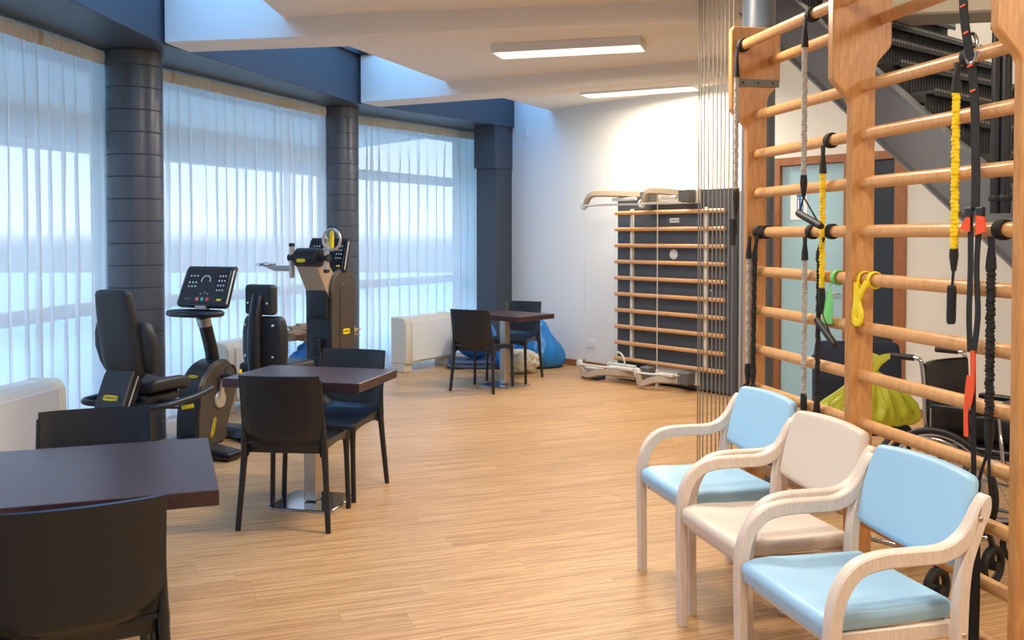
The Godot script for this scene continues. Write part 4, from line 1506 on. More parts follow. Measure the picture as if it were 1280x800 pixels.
# ---------------------------------------------------------------- pulley panel on the end wall
func pulley_panel():
	var F := wall_frame()
	var o := thing("pulley_panel", "dark wall panel with wooden rungs and swinging pulley arms", "exercise panel")
	o.transform = F
	var q := 0.36
	var l := meet(F, 772, 300, q).x
	var r := meet(F, 921, 300, q).x
	var top := meet(F, 893, 236, q).y
	var g := G.new()
	g.box(Vector3((l + r) / 2, (top + 0.02) / 2, q - 0.02), Vector3(r - l, top - 0.02, 0.04), 0.003)
	part("board", g, M.pad_dark, o)
	g = G.new()
	for x in [l + 0.02, r - 0.02]:
		g.box(Vector3(x, top / 2, (q - 0.04) / 2), Vector3(0.04, top - 0.06, q - 0.042), 0.003)
	g.box(Vector3((l + r) / 2, top - 0.05, (q - 0.04) / 2), Vector3(r - l - 0.08, 0.04, q - 0.042), 0.003)
	part("side_frame", g, M.kinesis_white, o)
	for x in [meet(F, 791, 300, q + 0.01).x, meet(F, 884, 300, q + 0.01).x]:
		g = G.new()
		g.box(Vector3(x, 1.02, q + 0.018), Vector3(0.032, 1.62, 0.036), 0.003)
		part("rung_rail", g, M.kinesis_white, o)
	var rl := meet(F, 768.5, 350, q + 0.06).x
	var rr := meet(F, 906.5, 350, q + 0.06).x
	for k in 10:
		var y := meet(F, 769, 266.6 + 20.05 * k, q + 0.06).y
		g = G.new()
		g.box(Vector3((rl + rr) / 2, y, q + 0.06), Vector3(rr - rl, 0.040, 0.046), 0.012)
		var rg := part("rung", g, M.beech_round, o)
		g = G.new()
		for x in [meet(F, 789, 300, q + 0.08).x, meet(F, 884, 300, q + 0.08).x]:
			g.box(Vector3(x, y, q + 0.0835), Vector3(0.008, 0.008, 0.003), 0.0)
		part("screw", g, M.rubber, rg)
	# maker's plates
	var c := meet(F, 843, 275.5, q + 0.002)
	g = G.new()
	g.rbox(Vector3(c.x, c.y, q + 0.003), Vector3(0.125, 0.045, 0.006), 0.003, 4)
	var pl := part("name_plate", g, M.kinesis_white, o)
	words(pl, "TECHNOGYM", Vector3(c.x, c.y, q + 0.0065), 0.020, M.weight_grey)
	c = meet(F, 842, 318, q + 0.002)
	g = G.new()
	g.t = Transform3D(Basis(Vector3(1, 0, 0), PI / 2), Vector3(c.x, c.y, q))
	g.lathe([[0.052, 0.0], [0.052, 0.004], [0.046, 0.006]], 24)
	g.lathe([[0.036, 0.006], [0.036, 0.009]], 24)
	part("round_plate", g, M.kinesis_white, o)
	for p in [[797, 288], [797, 428], [890, 363], [890, 437]]:
		c = meet(F, p[0], p[1], q)
		g = G.new()
		g.t = Transform3D(Basis(Vector3(1, 0, 0), PI / 2), Vector3(c.x, c.y, q))
		g.lathe([[0.016, 0.0], [0.016, 0.012], [0.008, 0.02]], 12)
		part("eye_bolt", g, M.chrome, o)
	# upper and lower arm carriers
	for lvl in [0, 1]:
		var yb := meet(F, 845, 246, q).y if lvl == 0 else 0.135
		var xa := meet(F, 812, 250, q).x
		var xb := meet(F, 877, 250, q).x
		var sg := 1.0 if lvl == 0 else -1.0
		g = G.new()
		g.box(Vector3((xa + xb) / 2, yb, q + 0.02), Vector3(xb - xa, 0.15, 0.035), 0.006)
		part("carrier_plate", g, M.kinesis_white, o)
		for k in 2:
			var x0: float = [lerpf(xa, xb, 0.12), lerpf(xa, xb, 0.86)][k]
			g = G.new()
			g.box(Vector3(x0, yb, q + 0.10), Vector3(0.12, 0.13, 0.13), 0.012)
			for j in 5:
				g.box(Vector3(x0 - 0.05 + 0.025 * j, yb, q + 0.168), Vector3(0.014, 0.11, 0.012), 0.002)
			part("pivot_block", g, M.weight_grey, o)
			# bent tube arm swinging out into the room
			g = G.new()
			var ext: float = 0.80 if k == 0 else 0.46
			var p0 := Vector3(x0 - 0.05, yb + sg * 0.03, q + 0.14)
			var p1 := Vector3(x0 - ext * 0.55, yb + sg * 0.05, q + 0.22)
			var p2 := Vector3(x0 - ext * 0.88, yb + sg * 0.045, q + 0.24)
			var p3 := Vector3(x0 - ext, yb - sg * 0.07, q + 0.24)
			if lvl == 1:
				p1.y = 0.105; p2.y = 0.055; p3.y = 0.16; p1.z += 0.06; p2.z += 0.08; p3.z += 0.06
			g.strip(curve([p0, p1, p2, p3], 5), Vector3(0, 0.3, 1).normalized(), 0.04, 0.065, 0.006)
			var arm := part("swing_arm", g, M.kinesis_arm, o)
			g = G.new()
			g.t = Transform3D(Basis(Vector3(1, 0, 0), PI / 2), p3 + Vector3(-0.02, 0, -0.015))
			g.lathe([[0.030, 0.0], [0.045, 0.004], [0.045, 0.026], [0.030, 0.030]], 16)
			part("pulley", g, M.kinesis_white, arm)
			g = G.new()
			g.tube(PackedVector3Array([p3 + Vector3(0, 0, 0.02), p3 + Vector3(ext * 0.35, sg * 0.004, -0.02), Vector3(x0 - 0.02, p3.y, q + 0.15)]), 0.011, 8)
			part("cable_tube", g, M.kinesis_white, arm)
			g = G.new()
			g.box(p0.lerp(p1, 0.55) + Vector3(0, -sg * 0.055, 0), Vector3(ext * 0.42, 0.035, 0.05), 0.008)
			part("counter_link", g, M.kinesis_white, arm)
	# cables from the upper to the lower pulleys
	for p in [[730.5, 252.0, 456.0], [822.0, 252.0, 470.0]]:
		var a := meet(F, p[0], p[1], q + 0.24)
		var b := meet(F, p[0], p[2], q + 0.24)
		g = G.new()
		g.tube(PackedVector3Array([Vector3(a.x, a.y, q + 0.24), Vector3(a.x, b.y, q + 0.24)]), 0.0028 if p[0] < 800 else 0.005, 6)
		part("cable", g, M.kinesis_white, o)
		g = G.new()
		g.tube(PackedVector3Array([Vector3(a.x, b.y + 0.06, q + 0.24), Vector3(a.x, b.y - 0.12, q + 0.24)]), [0.014, 0.020], 10)
		part("cable_sheath", g, M.foot_grey if p[0] < 800 else M.kinesis_white, o)
	# the unit of the first lower arm that lies out on the floor
	var f0 := meet(F, 742, 467, q + 0.20)
	g = G.new()
	g.box(Vector3(f0.x, 0.085, q + 0.20), Vector3(0.24, 0.10, 0.12), 0.012)
	g.box(Vector3(f0.x + 0.36, 0.12, q + 0.14), Vector3(0.40, 0.15, 0.05), 0.008)
	var fu := part("floor_unit", g, M.kinesis_white, o)
	g = G.new()
	g.box(Vector3(f0.x, 0.030, q + 0.20), Vector3(0.25, 0.06, 0.13), 0.006)
	part("foot_pad", g, M.mat_blue, fu)
	g = G.new()
	g.tube(arc(Vector3(f0.x + 0.36, 0.20, q + 0.19), Vector3(0.095, 0, 0), Vector3(0, 0.12, 0), -0.35, PI + 0.35, 18), 0.009, 8)
	part("cable_loop", g, M.kinesis_white, fu)

func words(parent: Node, text: String, at: Vector3, h: float, m: Material, b := Basis.IDENTITY):
	var t := TextMesh.new()
	var f := SystemFont.new()
	f.font_names = PackedStringArray(["Droid Sans"])
	f.font_weight = 700
	t.font = f
	t.text = text
	t.font_size = 32
	t.pixel_size = h / 23.0
	t.depth = 0.001
	put("lettering", t, m, parent, Transform3D(b, at))

func wall_bits():
	var F := wall_frame()
	for p in [[739, 430, 0.13, 0.09, "pair of white wall sockets beside the pulley panel", "socket"], [657, 165, 0.06, 0.12, "small white cover plate high on the end wall near the pier", "cover plate"]]:
		var c := meet(F, p[0], p[1], 0.0)
		var o := thing("wall_plate", p[4], p[5])
		o.transform = F
		var g := G.new()
		g.rbox(Vector3(c.x, c.y, 0.006), Vector3(p[2], p[3], 0.012), 0.004, 4)
		part("plate", g, M.switch_white, o)
		if p[5] == "socket":
			for s in [-0.025, 0.025]:
				g = G.new()
				g.box(Vector3(c.x + s, c.y, 0.0125), Vector3(0.036, 0.05, 0.003), 0.001)
				part("insert", g, M.white_panel, o)

# ---------------------------------------------------------------- exercise machines
func side_extrude(g: G, prof: Array, x0: float, x1: float, bev := 0.006):
	# profile of (z, y) carried across local x
	var keep := g.t
	g.t = g.t * Transform3D(Basis(Vector3(0, 0, 1), Vector3(0, 1, 0), Vector3(-1, 0, 0)), Vector3.ZERO)
	var p := PackedVector2Array()
	for q in prof: p.append(Vector2(q[0], q[1]))
	g.extrude(p, -x1, -x0, bev, 45.0)
	g.t = keep

func round_poly(pts: Array, per := 4) -> Array:
	# closed smooth curve through (z, y) points
	var out := []
	var m := pts.size()
	for i in m:
		var p0 := Vector2(pts[(i - 1 + m) % m][0], pts[(i - 1 + m) % m][1])
		var p1 := Vector2(pts[i][0], pts[i][1])
		var p2 := Vector2(pts[(i + 1) % m][0], pts[(i + 1) % m][1])
		var p3 := Vector2(pts[(i + 2) % m][0], pts[(i + 2) % m][1])
		for k in per:
			var q := p1.cubic_interpolate(p2, p0, p3, float(k) / per)
			out.append([q.x, q.y])
	return out

func sticker(parent: Node, at: Vector3, b: Basis, w: float, h: float, text := "TECHNOGYM"):
	var g := G.new()
	g.t = Transform3D(b, at)
	g.extrude(PackedVector2Array([Vector2(-w * 0.5, -h * 0.1), Vector2(-w * 0.42, -h * 0.42), Vector2(0.0, -h * 0.5), Vector2(w * 0.44, -h * 0.36), Vector2(w * 0.5, h * 0.1), Vector2(w * 0.4, h * 0.42), Vector2(-w * 0.1, h * 0.5), Vector2(-w * 0.45, h * 0.4)]), 0.0, 0.0015)
	var o := part("sticker", g, M.sticker_yellow, parent)
	# lettering is kept flat on the label, one level up, so that it stays a sub-part
	if text: words(o, text, at + b * Vector3(0, 0, 0.002), w * 0.135, M.sticker_print, b)

func console(o: Node3D, c: Vector3, b: Basis, w: float, h: float):
	# face looks along local +z of b
	var g := G.new()
	g.t = Transform3D(b, c)
	var poly := PackedVector2Array()
	var r := 0.03
	for q in 4:
		for k in 5:
			var a := PI / 2 * q + PI / 8 * k
			var taper := 0.955 if q < 2 else 1.0
			poly.append(Vector2([1, -1, -1, 1][q] * (w / 2 * taper - r), [1, 1, -1, -1][q] * (h / 2 - r)) + Vector2(cos(a), sin(a)) * r)
	g.extrude(poly, -0.045, 0.0, 0.008, 40.0)
	g.tube(PackedVector3Array([Vector3(-w * 0.46, h / 2 - 0.012, -0.03), Vector3(w * 0.46, h / 2 - 0.012, -0.03)]), 0.022, 10)
	var body := part("console", g, M.machine_black, o)
	g = G.new()
	g.t = Transform3D(b, c)
	g.box(Vector3(0, -0.005, 0.001), Vector3(w * 0.86, h * 0.82, 0.004), 0.001)
	part("screen", g, M.screen_black, body)
	g = G.new()
	g.t = Transform3D(b, c)
	for side in [-1.0, 1.0]:
		g.tube(PackedVector3Array([Vector3(side * w * 0.485, -h * 0.42, -0.008), Vector3(side * w * 0.468, h * 0.40, -0.008)]), 0.007, 8)
	part("edge_strip", g, M.machine_silver, body)
	# printed keys
	g = G.new()
	g.t = Transform3D(b, c)
	for i in 4:
		for j in 3: g.box(Vector3(w * 0.245 + j * w * 0.055, h * 0.25 - i * h * 0.115, 0.0035), Vector3(0.009, 0.011, 0.002), 0.0)
	for i in 3:
		for j in 3: g.box(Vector3(-w * 0.335 + j * w * 0.065, h * 0.25 - (i + (0.6 if i > 0 else 0.0)) * h * 0.10, 0.0035), Vector3(0.011, 0.010, 0.002), 0.0)
	for p in [[-0.06, -0.19], [0.02, -0.16], [0.08, -0.19]]: g.box(Vector3(p[0] * w, p[1] * h, 0.0035), Vector3(0.010, 0.007, 0.002), 0.0)
	var ring := arc(Vector3(-w * 0.02, h * 0.14, 0.0035), Vector3(w * 0.085, 0, 0), Vector3(0, w * 0.085, 0), -0.3, PI + 0.3, 16)
	g.tube(ring, 0.0035, 6)
	part("key_marks", g, M.key_white, body)
	for k in 3:
		g = G.new()
		g.t = Transform3D(b, c)
		g.rbox(Vector3(-w * 0.10 + k * w * 0.10, -h * 0.32, 0.004), Vector3(0.026, 0.026, 0.006), 0.0025, 4)
		part("button", g, [M.key_orange, M.key_green, M.key_red][k], body)
	g = G.new()
	g.t = Transform3D(b, c)
	g.rbox(Vector3(w * 0.33, -h * 0.33, 0.0035), Vector3(0.036, 0.015, 0.003), 0.0014, 4)
	part("logo", g, M.sticker_yellow, body)
	g = G.new()
	g.t = Transform3D(b, c)
	g.box(Vector3(-w * 0.30, -h * 0.32, 0.0032), Vector3(0.05, 0.006, 0.001), 0.0)
	part("logo", g, M.weight_grey, body)

# ring of a padded slab: q is height, half width, half depth
func pad_ring(q: Array, x: float, z: float) -> PackedVector3Array:
	var ring := PackedVector3Array()
	for k in 28:
		var a := TAU * k / 28
		var cx := signf(cos(a)) * pow(absf(cos(a)), 0.5)
		var cz := signf(sin(a)) * pow(absf(sin(a)), 0.6)
		ring.append(Vector3(x + cx * q[1], q[0], -0.775 - (q[0] - 0.64) * 0.20 + z - cz * q[2]))
	return ring

func bike():
	var o := thing("recumbent_bike", "black recumbent exercise bike with a lit keypad console", "exercise bike")
	place(o, -2.2, 6.85, 0.34, 0.94)
	var g := G.new()
	side_extrude(g, [[-1.05, 0.05], [0.12, 0.05], [0.12, 0.14], [-0.2, 0.15], [-1.05, 0.13]], -0.07, 0.07)
	part("base_beam", g, M.machine_black, o)
	for z in [-0.16, -0.98]:
		g = G.new()
		g.rbox(Vector3(0, 0.047, z), Vector3(0.76 if z > -0.5 else 0.56, 0.085, 0.17), 0.025, 8, func(p: Vector3) -> Vector3:
			var q := p
			if q.y > 0.05: q.y -= 0.025 * smoothstep(0.15, 0.38, absf(q.x))
			return q)
		part("foot", g, M.machine_black, o)
	# pedal housing
	var prof := round_poly([[-0.17, 0.07], [0.10, 0.07], [0.13, 0.16], [0.19, 0.30], [0.245, 0.42], [0.24, 0.54], [0.17, 0.635], [0.06, 0.655], [-0.06, 0.61], [-0.16, 0.50], [-0.18, 0.38], [-0.20, 0.22]])
	g = G.new()
	side_extrude(g, prof, -0.085, 0.085, 0.012)
	var hs := part("pedal_housing", g, M.machine_black, o)
	for s in [-1.0, 1.0]:
		g = G.new()
		var pp := []
		for q in prof: pp.append([lerpf(q[0], 0.03, 0.05), lerpf(q[1], 0.36, 0.04)])
		if s < 0: side_extrude(g, pp, -0.098, -0.084, 0.004)
		else: side_extrude(g, pp, 0.084, 0.098, 0.004)
		part("side_plate", g, M.machine_grey, hs)
		# crank with its round hub and pedal
		g = G.new()
		var hub := Vector3(s * 0.100, 0.375, 0.035)
		g.t = Transform3D(Basis(Vector3(0, 0, 1), -PI / 2 * s), hub)
		g.lathe([[0.062, 0.0], [0.062, 0.010], [0.054, 0.014]], 24)
		g.t = Transform3D.IDENTITY
		g.strip(PackedVector3Array([hub + Vector3(s * 0.014, 0, 0), hub + Vector3(s * 0.020, s * -0.17, 0.01)]), Vector3(1, 0, 0), 0.016, [0.05, 0.03], 0.004)
		var cr := part("crank", g, M.machine_silver, o)
		g = G.new()
		g.rbox(hub + Vector3(s * 0.085, s * -0.17, 0.01), Vector3(0.11, 0.035, 0.10), 0.012, 6)
		g.tube(arc(hub + Vector3(s * 0.085, s * -0.17 + 0.01, 0.01), Vector3(0, 0, 0.065), Vector3(0, 0.07, 0), 0, PI, 10), 0.008, 6)
		part("pedal", g, M.rubber, cr)
		g = G.new()
		g.box(hub + Vector3(s * 0.14, s * -0.17 + 0.03, 0.05), Vector3(0.012, 0.03, 0.03), 0.004)
		part("strap_end", g, M.sticker_yellow, cr)
		# long slim label low on the plate
		sticker(hs, Vector3(s * 0.099, 0.19, -0.035), Basis(Vector3(0, 0, -s), Vector3(0, 1, 0), Vector3(s, 0, 0)) * Basis(Vector3(0, 0, 1), s * -1.25 if s < 0 else 1.9), 0.15, 0.034)
	# label on the sloping front of the housing, towards the seat
	sticker(hs, Vector3(0.0, 0.555, -0.128), Basis(Vector3(0, 1, 0), PI) * Basis(Vector3(1, 0, 0), -0.75), 0.085, 0.024)
	# console post
	g = G.new()
	g.tube(curve([Vector3(0, 0.60, 0.10), Vector3(0, 0.72, 0.075), Vector3(0, 0.88, 0.02), Vector3(0, 1.02, -0.03)]), 0.052, 16, true, 0.038, Vector3(1, 0, 0))
	var post := part("console_post", g, M.machine_black, o)
	g = G.new()
	g.tube(PackedVector3Array([Vector3(0, 0.905, 0.008), Vector3(0, 0.965, -0.012)]), 0.055, 16, false, 0.041, Vector3(1, 0, 0))
	g.box(Vector3(0, 1.035, -0.02), Vector3(0.09, 0.03, 0.06), 0.006)
	part("post_collar", g, M.machine_silver, post)
	g = G.new()
	var ringp := PackedVector3Array()
	for k in 36:
		var a := TAU * k / 36
		ringp.append(Vector3(cos(a) * 0.205, 1.0, -0.10 + sin(a) * 0.115))
	g.tube(ringp, 0.022, 10, false, null, Vector3.UP, true)
	g.box(Vector3(0, 0.995, -0.09), Vector3(0.36, 0.02, 0.17), 0.006)
	part("handle_tray", g, M.machine_black, o)
	console(o, Vector3(0, 1.185, 0.02), Basis(Vector3(0, 1, 0), PI) * Basis(Vector3(1, 0, 0), -0.42), 0.43, 0.31)
	# rail with the seat carriage
	g = G.new()
	side_extrude(g, [[-1.0, 0.12], [-0.62, 0.12], [-0.60, 0.30], [-0.66, 0.44], [-0.86, 0.46], [-0.98, 0.30]], -0.095, 0.095, 0.01)
	part("seat_column", g, M.machine_black, o)
	g = G.new()
	side_extrude(g, round_poly([[-0.98, 0.36], [-0.90, 0.35], [-0.78, 0.58], [-0.76, 0.66], [-0.80, 0.69], [-0.86, 0.66]], 3), -0.115, 0.115, 0.01)
	var sp := part("back_support", g, M.machine_black, o)
	sticker(sp, Vector3(0.0, 0.53, -0.921), Basis(Vector3(0, 1, 0), PI) * Basis(Vector3(1, 0, 0), -0.38), 0.125, 0.036)
	g = G.new()
	for s in [-1.0, 1.0]:
		g.strip(PackedVector3Array([Vector3(s * 0.118, 0.37, -0.95), Vector3(s * 0.118, 0.67, -0.80)]), Vector3(1, 0, 0), 0.006, 0.010, 0.001)
	part("edge_strip", g, M.machine_silver, sp)
	g = G.new()
	g.rbox(Vector3(0, 0.565, -0.57), Vector3(0.42, 0.085, 0.40), 0.035, 10, func(p: Vector3) -> Vector3:
		var q := p
		q.y += 0.03 * pow(absf(p.x) / 0.21, 2.0) - 0.025 * smoothstep(-0.5, -0.37, p.z)
		q.x *= 1.0 - 0.12 * smoothstep(-0.55, -0.37, p.z)
		return q)
	part("seat", g, M.seat_vinyl, o)
	g = G.new()
	g.box(Vector3(0, 0.495, -0.62), Vector3(0.30, 0.06, 0.34), 0.012)
	part("seat_pan", g, M.machine_black, o)
	# backrest: tall slab with a wing either side, leaning back
	g = G.new()
	var rings := []
	for q in [[0.632, 0.075, 0.02], [0.640, 0.115, 0.036], [0.665, 0.138, 0.046], [0.75, 0.150, 0.052], [0.88, 0.152, 0.052], [1.0, 0.147, 0.050], [1.10, 0.140, 0.048], [1.175, 0.132, 0.044], [1.198, 0.122, 0.036], [1.207, 0.095, 0.020]]:
		rings.append(pad_ring(q, 0.0, 0.0))
	g.loft(rings)
	var back := part("backrest", g, M.seat_vinyl, o)
	for s in [-1.0, 1.0]:
		g = G.new()
		rings = []
		for q in [[0.668, 0.028, 0.018], [0.680, 0.045, 0.03], [0.74, 0.060, 0.042], [0.84, 0.066, 0.045], [0.93, 0.062, 0.043], [0.985, 0.048, 0.036], [1.0, 0.030, 0.02]]:
			rings.append(pad_ring(q, s * (0.168 - 0.02 * absf(q[0] - 0.84) / 0.17), 0.045))
		g.loft(rings)
		part("side_wing", g, M.seat_vinyl, back)
	# grab handles beside the seat
	for s in [-1.0, 1.0]:
		g = G.new()
		g.tube(curve([Vector3(s * 0.12, 0.47, -0.82), Vector3(s * 0.25, 0.475, -0.85), Vector3(s * 0.315, 0.48, -0.80), Vector3(s * 0.32, 0.485, -0.66), Vector3(s * 0.33, 0.50, -0.50), Vector3(s * 0.34, 0.53, -0.36)], 6), 0.021, 10)
		g.tube(curve([Vector3(s * 0.12, 0.475, -0.66), Vector3(s * 0.22, 0.478, -0.66), Vector3(s * 0.318, 0.485, -0.64)], 4), 0.017, 10)
		part("grab_handle", g, M.machine_black, o)
	g = G.new()
	g.tube(PackedVector3Array([Vector3(-0.10, 0.43, -0.66), Vector3(-0.28, 0.43, -0.58)]), 0.007, 8)
	var lv := part("seat_lever", g, M.rubber, o)
	g = G.new()
	g.tube(PackedVector3Array([Vector3(-0.27, 0.43, -0.585), Vector3(-0.335, 0.44, -0.55)]), 0.014, 10)
	part("lever_knob", g, M.sticker_yellow, lv)

func arm_trainer():
	var o := thing("arm_trainer", "black upright arm crank trainer with a ring grip and its own seat", "exercise machine")
	place(o, -1.60, 8.1, 0.42, 0.91)
	var g := G.new()
	side_extrude(g, [[-1.05, 0.03], [0.28, 0.03], [0.28, 0.10], [-0.95, 0.12]], -0.075, 0.075)
	part("base_beam", g, M.machine_black, o)
	for z in [0.10, -0.92]:
		g = G.new()
		g.rbox(Vector3(0, 0.05, z), Vector3(0.74, 0.09, 0.16), 0.025, 8)
		part("foot", g, M.machine_black, o)
	# column: broad rounded head, straight shaft
	var prof := []
	for k in 17:
		var a := lerpf(-0.35, PI + 0.35, k / 16.0)
		prof.append([0.12 + cos(a) * 0.185, 1.075 + sin(a) * 0.20])
	prof.append_array([[-0.06, 0.86], [-0.055, 0.06], [0.27, 0.06], [0.285, 0.86]])
	g = G.new()
	side_extrude(g, prof, -0.12, 0.12, 0.012)
	var col := part("column", g, M.machine_black, o)
	var prof2 := []
	for q in prof: prof2.append([lerpf(q[0], 0.12, 0.03), lerpf(q[1], 0.6, 0.015)])
	for s in [-1.0, 1.0]:
		g = G.new()
		side_extrude(g, prof2, 0.118 if s > 0 else -0.135, 0.135 if s > 0 else -0.118, 0.006)
		part("side_cover", g, M.machine_grey, col)
		g = G.new()
		var raised := []
		for k in 13:
			var a := lerpf(-0.1, PI + 0.1, k / 12.0)
			raised.append([0.16 + cos(a) * 0.105, 1.05 + sin(a) * 0.12])
		raised.append_array([[0.055, 0.10], [0.265, 0.10]])
		side_extrude(g, raised, 0.134 if s > 0 else -0.143, 0.143 if s > 0 else -0.134, 0.004)
		part("side_cover", g, M.machine_grey, col)
		sticker(col, Vector3(s * 0.144, 0.735, 0.14), Basis(Vector3(0, 0, -s), Vector3(0, 1, 0), Vector3(s, 0, 0)), 0.11, 0.05)
	g = G.new()
	g.rbox(Vector3(0, 0.98, -0.075), Vector3(0.21, 0.25, 0.05), 0.02, 6)
	part("front_cover", g, M.machine_black, col)
	g = G.new()
	g.box(Vector3(0, 0.62, -0.075), Vector3(0.08, 0.13, 0.05), 0.01)
	part("height_lever", g, M.machine_black, col)
	g = G.new()
	g.box(Vector3(0, 0.50, -0.070), Vector3(0.12, 0.06, 0.04), 0.008)
	part("lever_guard", g, M.machine_black, col)
	# head arm that carries the cranks
	g = G.new()
	side_extrude(g, [[0.05, 1.02], [0.09, 1.16], [-0.16, 1.42], [-0.215, 1.43], [-0.255, 1.385], [-0.245, 1.33], [-0.06, 1.03]], -0.105, 0.105, 0.006)
	var head := part("crank_head", g, M.kinesis_arm, o)
	g = G.new()
	g.t = Transform3D(Basis(Vector3(0, 0, 1), PI / 2), Vector3(0.108, 1.365, -0.185))
	g.lathe([[0.075, 0.0], [0.082, 0.006], [0.082, 0.210], [0.075, 0.216]], 28)
	part("head_cover", g, M.machine_black, head)
	sticker(head, Vector3(0.02, 1.345, -0.268), Basis(Vector3(0, 1, 0), PI), 0.09, 0.032, "")
	for s in [-1.0, 1.0]:
		var hub := Vector3(s * 0.165, 1.365, -0.185)
		g = G.new()
		g.tube(PackedVector3Array([Vector3(s * 0.10, 1.365, -0.185), hub + Vector3(s * 0.035, 0, 0)]), 0.033, 14)
		part("axle", g, M.rubber, o)
		g = G.new()
		var up := 1.0 if s < 0 else -1.0
		g.box(hub + Vector3(s * 0.01, up * 0.035, 0), Vector3(0.03, 0.27, 0.05), 0.008)
		var ca := part("crank_arm", g, M.machine_silver, o)
		g = G.new()
		g.box(hub + Vector3(s * 0.01, -up * 0.105, 0), Vector3(0.034, 0.035, 0.054), 0.008)
		part("end_cap", g, M.rubber, ca)
		if s < 0:
			# ring grip held out sideways, with a yellow bar across
			var c := hub + Vector3(-0.09, 0.15, -0.04)
			g = G.new()
			g.tube(PackedVector3Array([hub + Vector3(-0.01, 0.15, 0), c + Vector3(0.03, 0, 0)]), 0.016, 10)
			var rp := PackedVector3Array()
			for k in 28:
				var a := TAU * k / 28
				rp.append(c + Vector3(cos(a) * 0.085, sin(a) * 0.085, 0))
			g.tube(rp, 0.011, 10, false, null, Vector3(0, 0, 1), true)
			var rg := part("ring_grip", g, M.machine_silver, o)
			g = G.new()
			g.tube(PackedVector3Array([c + Vector3(0, -0.075, 0), c + Vector3(0, -0.06, 0), c + Vector3(0, 0.06, 0), c + Vector3(0, 0.075, 0)]), [0.008, 0.018, 0.018, 0.008], 12)
			part("grip_bar", g, M.sticker_yellow, rg)
		else:
			var c := hub + Vector3(0.16, -0.09, -0.03)
			g = G.new()
			g.tube(PackedVector3Array([hub + Vector3(0.02, -0.09, 0), c, c + Vector3(0.10, 0.03, 0)]), 0.024, 12)
			var hg := part("hand_grip", g, M.machine_silver, o)
			g = G.new()
			var rp := PackedVector3Array()
			for k in 24:
				var a := TAU * k / 24
				rp.append(c + Vector3(0.10 + cos(a) * 0.075, 0.03, sin(a) * 0.075))
			g.tube(rp, 0.013, 8, false, null, Vector3.UP, true)
			part("ring", g, M.chrome, hg)
	console(o, Vector3(0.05, 1.385, 0.13), Basis(Vector3(0, 1, 0), PI) * Basis(Vector3(1, 0, 0), -0.3), 0.42, 0.30)
	g = G.new()
	g.tube(PackedVector3Array([Vector3(0, 1.20, 0.17), Vector3(0, 1.33, 0.17)]), 0.045, 12)
	part("console_neck", g, M.machine_black, o)
	# seat on its bent post
	g = G.new()
	g.tube(curve([Vector3(0, 0.07, -0.80), Vector3(0, 0.35, -0.84), Vector3(0, 0.60, -0.875), Vector3(0, 0.85, -0.87), Vector3(0, 1.02, -0.84), Vector3(0, 1.09, -0.815)]), [0.06, 0.06, 0.06, 0.06, 0.06, 0.06, 0.058, 0.058, 0.057, 0.057, 0.056, 0.056, 0.056, 0.056, 0.055, 0.055, 0.055, 0.055, 0.054, 0.054, 0.054, 0.054, 0.053, 0.053, 0.053, 0.052, 0.052, 0.052, 0.052, 0.05, 0.04], 16, true, 0.045, Vector3(1, 0, 0))
	part("seat_post", g, M.machine_black, o)
	g = G.new()
	g.rbox(Vector3(0, 0.52, -0.60), Vector3(0.44, 0.085, 0.42), 0.035, 8)
	part("seat", g, M.seat_vinyl, o)
	g = G.new()
	g.rbox(Vector3(0, 0.73, -0.785), Vector3(0.415, 0.40, 0.085), 0.05, 10, func(p: Vector3) -> Vector3:
		var q := p
		q.x *= 1.0 - 0.14 * smoothstep(0.80, 0.94, p.y) - 0.08 * smoothstep(0.66, 0.53, p.y)
		q.z += 0.04 * pow(p.x / 0.2, 2.0)
		return q)
	part("backrest", g, M.seat_vinyl, o)
	g = G.new()
	g.rbox(Vector3(0, 1.055, -0.79), Vector3(0.265, 0.235, 0.09), 0.03, 8)
	part("headrest", g, M.seat_vinyl, o)
	for p in [[0.09, 1.03], [-0.09, 1.03], [0.13, 0.86], [-0.13, 0.86], [0.13, 0.62], [-0.13, 0.62]]:
		g = G.new()
		g.t = Transform3D(Basis(Vector3(1, 0, 0), -PI / 2), Vector3(p[0], p[1], -0.832 + (0.012 if p[1] < 1 else 0.0)))
		g.lathe([[0.012, 0.0], [0.012, 0.006], [0.006, 0.009]], 10)
		part("bolt", g, M.chrome, o)

func power_cord():
	var g := G.new()
	g.tube(curve([V(-1.92, 0.17, 7.62), V(-1.89, 0.15, 7.52), V(-1.84, 0.05, 7.4), V(-1.80, 0.006, 7.33), V(-1.86, 0.006, 7.15), V(-1.98, 0.006, 7.10), V(-2.06, 0.006, 7.18), V(-2.04, 0.006, 7.32), V(-1.95, 0.006, 7.40), V(-1.84, 0.006, 7.38), V(-1.74, 0.006, 7.28)], 6), 0.006, 6)
	single("power_cord", g, M.rubber, "thin black cord curling on the floor behind the bike pedals", "cord")
	g = G.new()
	g.rbox(V(-1.97, 0.14, 7.66), Vector3(0.10, 0.28, 0.10), 0.01, 4)
	single("floor_box", g, M.weight_grey, "small grey box on the floor behind the bike where the cord starts", "box")

